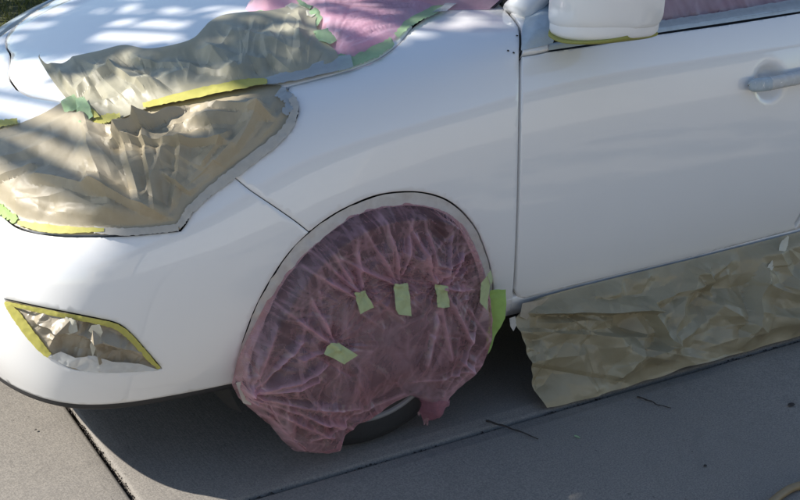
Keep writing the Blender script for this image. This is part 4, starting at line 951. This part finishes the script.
scrap([(508, 318), (514, 316), (515, 325), (512, 331), (509, 326)], M['cream'], .006, skirt, .002, base_plane((0, -1, .3), (.45, .01, .22)), 'masking_tape', seed=133)
tl = sheet('tape_strip', strip_poly([(788, 236), (784, 244), (777, 258), (767, 272)], [3, 7, 6, 5], 2, .3), base_plane((0, -1, .30), (1.35, -.022, .27)), lambda Q, e: .004*vnoise(Q[:, 0]/5, Q[:, 1]/12), M['palecream'], None, 1.4)
tag(tl, 'short pale tape strip hanging from the door bottom over the olive paper', 'masking tape')
# --- fog lamp masking
FG = fog + (fog.mean(0) - fog)*.012
def d_fog(Q, e):
    k = sm(e/10); x, y = Q[:, 0], Q[:, 1]
    f = fold(Q, (40, 322), (118, 345), 12, .014, .5) + fold(Q, (92, 322), (100, 362), 7, .014, .5) + fold(Q, (60, 330), (72, 318), 8, .010) + fold(Q, (108, 340), (140, 352), 8, .010, .6)
    return -.012*k + k*(f*1.6 + .010*facets(Q, 20, 141) + .002*facets(Q, 8, 142) + crumple(Q, 50, (14, 60), (4, 11), .010, 144) + crumple(Q, 60, (6, 22), (2, 5), .003, 145)) + .0012*facets(Q, 5, 143)
fg = sheet('masking_paper', FG, base_body, d_fog, M['foil'], step=1.2, crisp=20, lift=.001)
tag(fg, 'glossy taupe masking paper with yellow tape border over the fog lamp', 'masking paper', 'sheets of masking paper on the car')
def d_ft(Q): return .0008*ridged(Q[:, 0]/5, Q[:, 1]/5, 2) - .003*sm((edge_dist(Q, FG) - 2)/8)
tape([(8, 303), (16, 314), (27, 329), (40, 345), (50, 355)], [5, 10, 11, 10, 6], base_body, M['yellow'], fg, .004, .35, .0008, disp=d_ft, step=1.6, label='wide yellow tape down the front side of the fog lamp')
tape([(6, 302.2), (40, 310), (95, 320.5), (117, 326.5), (131, 337.5), (147, 355.5), (159, 367.5)], [3, 5, 5, 6, 6, 6, 3], base_body, M['yellow'], fg, .004, .3, .0008, disp=d_ft, step=1.6, seed=12)
scrap([(50, 355), (62, 350), (76, 356), (95, 354), (112, 360), (138, 362), (159, 368), (125, 371), (85, 370), (64, 363)], M['clearwhite'], .007, fg, .003, seed=151, label='crinkled clear white tape along the bottom of the fog lamp')
scrap([(66, 316), (77, 318), (79, 329), (70, 333), (62, 330)], M['palecream'], .008, fg, .005, seed=153)
scrap([(92, 323), (100, 322), (103, 330), (97, 344), (93, 356), (90, 344), (95, 334), (89, 329)], M['palecream'], .008, fg, .005, seed=155)

# ================================================================ small things on the concrete
def on_ground(px, z=0.):
    d = cam_ray(px); k = (z + GZ - CAM_POS[2])/d[:, 2]; return CAM_POS + d*k[:, None] - [0, 0, GZ]
def stick(line, r, label, mat='twig', cat='twig', name='twig', group=None):
    P = on_ground(spline(line, n=6), r); P[:, 2] += .004 + .001*np.sin(np.arange(len(P))); mb = MB(); rr = np.linspace(r, r*.45, len(P))*(1 + .2*np.sin(np.arange(len(P))*2.1)); mb.tube(P, rr, 7)
    return tag(mb.build(name, M[mat]), label, cat, group)
stick([(486, 422), (500, 426), (515, 431), (538, 440)], .0032, 'straight dark twig lying across the driveway joint', group='twigs on the driveway')
stick([(637, 398), (650, 402), (658, 406), (671, 409)], .0024, 'thin bent twig on the concrete below the paper skirt', group='twigs on the driveway')
def flake(px, s, label, name, cat, mat, elong=1.6, rot=.4):
    c = on_ground([px])[0]; n = 9; an = np.linspace(0, 2*np.pi, n, endpoint=False); j = rng.uniform(.75, 1.15, n)
    x, y = s*elong*np.cos(an)*j, s*np.sin(an)*j; V = np.stack([c[0] + x*math.cos(rot) - y*math.sin(rot), c[1] + x*math.sin(rot) + y*math.cos(rot), .004 + .25*s*rng.uniform(0, 1, n)], 1)
    V = np.concatenate([V, [[c[0], c[1], .004 + .3*s]]]); return tag(mesh_obj(name, V, [(i, (i+1) % n, n) for i in range(n)], M[mat], smooth=False), label, cat)
flake((577, 438), .0055, 'tiny green tape scrap on the concrete beside the driveway joint', 'tape_scrap', 'tape scrap', 'mint', 2, -1.2)
flake((791, 406), .009, 'dark shrivelled leaf on the shaded concrete right of the bent twig', 'dry_leaf', 'leaf', 'twig', 1.6, .2)
flake((705, 467), .0045, 'small black crumb alone on the shaded concrete', 'dirt_crumb', 'debris', 'twig', 1.2, .8)
flake((36, 431), .0035, 'tiny dark crumb on the sunlit concrete ahead of the car', 'dirt_crumb', 'debris', 'twig', 1.2, .8)
flake((692, 453), .002, 'speck of dirt above the black crumb on the shaded concrete', 'dirt_crumb', 'debris', 'twig', 1.4, .8)
P = on_ground(spline([(762, 520), (770, 505), (782, 494), (795, 487), (812, 484), (840, 486)], n=8), .011); mb = MB(); mb.tube(P, .0105, 12)
tag(mb.build('garden_hose', M['hose']), 'tan hose curving over the concrete at the bottom corner of the picture', 'hose')

# ================================================================ tree over the car, lawn, hedge
KX, KY = SUN[0]/SUN[2], SUN[1]/SUN[2]
def clump_center(gx, gy, z): return np.array([gx + KX*z, gy + KY*z, z])
def leaves(centers, radii, counts, size, seed):
    r = np.random.default_rng(seed); V, F = [], []
    for c, rad, k in zip(centers, radii, counts):
        d = r.normal(size=(k, 3)); d /= np.linalg.norm(d, axis=1)[:, None]; p = c + d*(rad*r.uniform(.15, 1, (k, 1))**.5)*[1, 1, .6]
        a = r.normal(size=(k, 3)); a /= np.linalg.norm(a, axis=1)[:, None]; b = np.cross(a, r.normal(size=(k, 3))); b /= np.linalg.norm(b, axis=1)[:, None]
        s = size*r.uniform(.6, 1.3, (k, 1)); o = len(V)*0
        V.append(np.stack([p - a*s, p + b*s*.45, p + a*s, p - b*s*.45], 1).reshape(-1, 3))
    V = np.concatenate(V); F = np.arange(len(V)).reshape(-1, 4); return V, F
tree = empty('shade_tree', (-4.6, 5.6, -.13)); tag(tree, 'leafy tree on the far lawn with boughs over the car', 'tree')
r = np.random.default_rng(5); cs, rads, cnt = [], [], []
for _ in range(90):                                   # solid part of the crown: shades the concrete along the car's near side
    gx, gy, z = r.uniform(.3, 4.2), r.uniform(-1.2, -.85), r.uniform(4.0, 5.6); cs.append(clump_center(gx, gy, z)); rads.append(r.uniform(.25, .40)); cnt.append(200)
for _ in range(110):
    gx, gy, z = r.uniform(.5, 3.8), r.uniform(-.98, -.60), r.uniform(4.0, 5.4); cs.append(clump_center(gx, gy, z)); rads.append(r.uniform(.15, .24)); cnt.append(110)
for _ in range(85):
    gx, gy, z = r.uniform(.1, 1.1), r.uniform(-.95, -.56), r.uniform(4.0, 5.4); cs.append(clump_center(gx, gy, z)); rads.append(r.uniform(.10, .15)); cnt.append(90)
for _ in range(30):                                    # a bough over the mirror
    gx, gy, z = r.uniform(1.6, 2.1), r.uniform(-.9, -.68), r.uniform(4.0, 5.4); cs.append(clump_center(gx, gy, z)); rads.append(r.uniform(.12, .2)); cnt.append(90)
for _ in range(60):
    gx, gy, z = r.uniform(2.2, 4.4), r.uniform(-.9, .4), r.uniform(4.0, 5.8); cs.append(clump_center(gx, gy, z)); rads.append(r.uniform(.35, .6)); cnt.append(190)
for _ in range(40):                                    # loose sprays beyond: broken light on the concrete
    gx, gy, z = r.uniform(.2, 4.), r.uniform(-3.2, -1.5), r.uniform(3.8, 5.6); cs.append(clump_center(gx, gy, z)); rads.append(r.uniform(.12, .3)); cnt.append(60)
for _ in range(HOODN if 'HOODN' in globals() else 27):                                    # thin outer sprays: dapple the bonnet
    gx, gy, z = r.uniform(.5, 1.9), r.uniform(-.36, 1.1), r.uniform(3.4, 5.2); cs.append(clump_center(gx, gy, z)); rads.append(r.uniform(.07, .19)); cnt.append(34)
V, F = leaves(cs, rads, cnt, .075, 9); c = mesh_obj('crown', V, F, M['leaf'], tree); c.matrix_parent_inverse = Matrix.Translation((4.6, -5.6, .13))
mb = MB(); base = np.array([-4.6, 5.6, -.13]); fork = np.array([-4.3, 5.2, 2.4])
mb.tube(spline([base, base + [.02, -.05, .5], (-4.5, 5.4, 1.4), fork], n=6), np.linspace(.2, .14, 19), 12)
for i in r.choice(90, 30, replace=False):
    q = cs[i]; mid = fork*.45 + q*.55 + [0, 0, .35]; L = spline([fork, fork*.75 + mid*.25 + [0, 0, .1], mid, q], n=5); mb.tube(L, np.linspace(.07, .008, len(L)), 6)
t = mb.build('trunk', M['bark'], tree); t.matrix_parent_inverse = Matrix.Translation((4.6, -5.6, .13))
# unseen house, added so its sunlit wall bounces warm light onto the car
house = empty('house', (0, -7.1, -.13)); tag(house, 'unseen cream stucco house with white garage door, added to bounce sunlight onto the car', 'house')
def hk(o): o.matrix_parent_inverse = Matrix.Translation((0, 9.1, .13)); return o
mb = MB(); mb.box((-7, -9.4, -.13), (-2.2, -9.2, 3.0)); mb.box((3.2, -9.4, -.13), (9, -9.2, 3.0)); mb.box((-2.2, -9.4, 2.3), (3.2, -9.2, 3.0)); mb.box((-7, -14, -.13), (-6.8, -9.4, 3.0)); mb.box((8.8, -14, -.13), (9, -9.4, 3.0)); hk(mb.build('wall', M['stucco'], house, smooth=False))
for k in range(4):
    mb = MB(); mb.box((-2.18, -9.36, -.12 + k*.604), (3.18, -9.30, .475 + k*.604))
    for q in range(6): mb.box((-2.05 + q*.88, -9.30, -.02 + k*.604), (-1.35 + q*.88, -9.285, .37 + k*.604))
    hk(mb.build('garage_panel', M['whitewood'], house, smooth=False))
mb = MB(); mb.add([(-7.5, -8.75, 3.0), (9.5, -8.75, 3.0), (9.5, -11.7, 4.3), (-7.5, -11.7, 4.3), (-7.5, -8.75, 2.85), (9.5, -8.75, 2.85), (9.5, -14.6, 3.0), (-7.5, -14.6, 3.0)], [(0, 1, 2, 3), (4, 5, 1, 0), (3, 2, 6, 7), (4, 0, 3, 7), (5, 6, 2, 1), (4, 7, 6, 5)]); hk(mb.build('roof', M['rooftile'], house, smooth=False))
wn = mesh_obj('window', [(-5.8, -9.19, 1.0), (-4.0, -9.19, 1.0), (-4.0, -9.19, 2.2), (-5.8, -9.19, 2.2)], [(0, 1, 2, 3)], M['glass'], house, smooth=False); hk(wn)
mb = MB(); mb.box((-5.9, -9.2, .9), (-3.9, -9.15, 1.0)); mb.box((-5.9, -9.2, 2.2), (-3.9, -9.15, 2.3)); mb.box((-5.9, -9.2, 1.0), (-5.8, -9.15, 2.2)); mb.box((-4.0, -9.2, 1.0), (-3.9, -9.15, 2.2)); mb.build('frame', M['whitewood'], wn, smooth=False)
hr = np.random.default_rng(8); hedge = empty('hedge', (1.5, 7.2, -.13)); tag(hedge, 'dark clipped hedge behind the far lawn', 'hedge')
hc = [np.array([hr.uniform(-7, 9), 7.2 + hr.uniform(-.35, .35), hr.uniform(.05, 1.5)]) for _ in range(330)]
V, F = leaves(hc, hr.uniform(.25, .45, 330), [70]*330, .05, 10); o = mesh_obj('foliage', V, F, M['hedge'], hedge); o.matrix_parent_inverse = Matrix.Translation((-1.5, -7.2, .13))
mb = MB()
for x in np.arange(-6.5, 9, .6): mb.tube([(x, 7.2, -.13), (x + .05, 7.2, .5), (x - .05, 7.25, 1.2)], [.03, .025, .01], 6)
o = mb.build('stems', M['bark'], hedge); o.matrix_parent_inverse = Matrix.Translation((-1.5, -7.2, .13))
gr_ = np.random.default_rng(12); k = 26000; gx = gr_.uniform(-1.5, 3.5, k); gy = 3.4 + gr_.uniform(0, 1, k)**1.0*3.6; h = gr_.uniform(.03, .07, k); a = gr_.uniform(0, 6.28, k); ln = gr_.normal(0, .025, (k, 2))
V = np.stack([np.stack([gx - .004*np.cos(a), gy - .004*np.sin(a), 0*gx - .13], 1), np.stack([gx + .004*np.cos(a), gy + .004*np.sin(a), 0*gx - .13], 1), np.stack([gx + ln[:, 0], gy + ln[:, 1], h - .13], 1)], 1).reshape(-1, 3)
tag(mesh_obj('grass', V, np.arange(3*k).reshape(-1, 3), M['grass'], smooth=False), kind='stuff')
for n_ in ('ground', 'driveway', 'joint_debris', 'twig', 'twig.001', 'tape_scrap', 'dry_leaf', 'dirt_crumb', 'dirt_crumb.001', 'dirt_crumb.002', 'garden_hose', 'shade_tree', 'house', 'hedge', 'grass'):
    for o in COL.objects:
        if o.name == n_ and o.parent is None: o.location.z += GZ                # everything that stands on the ground
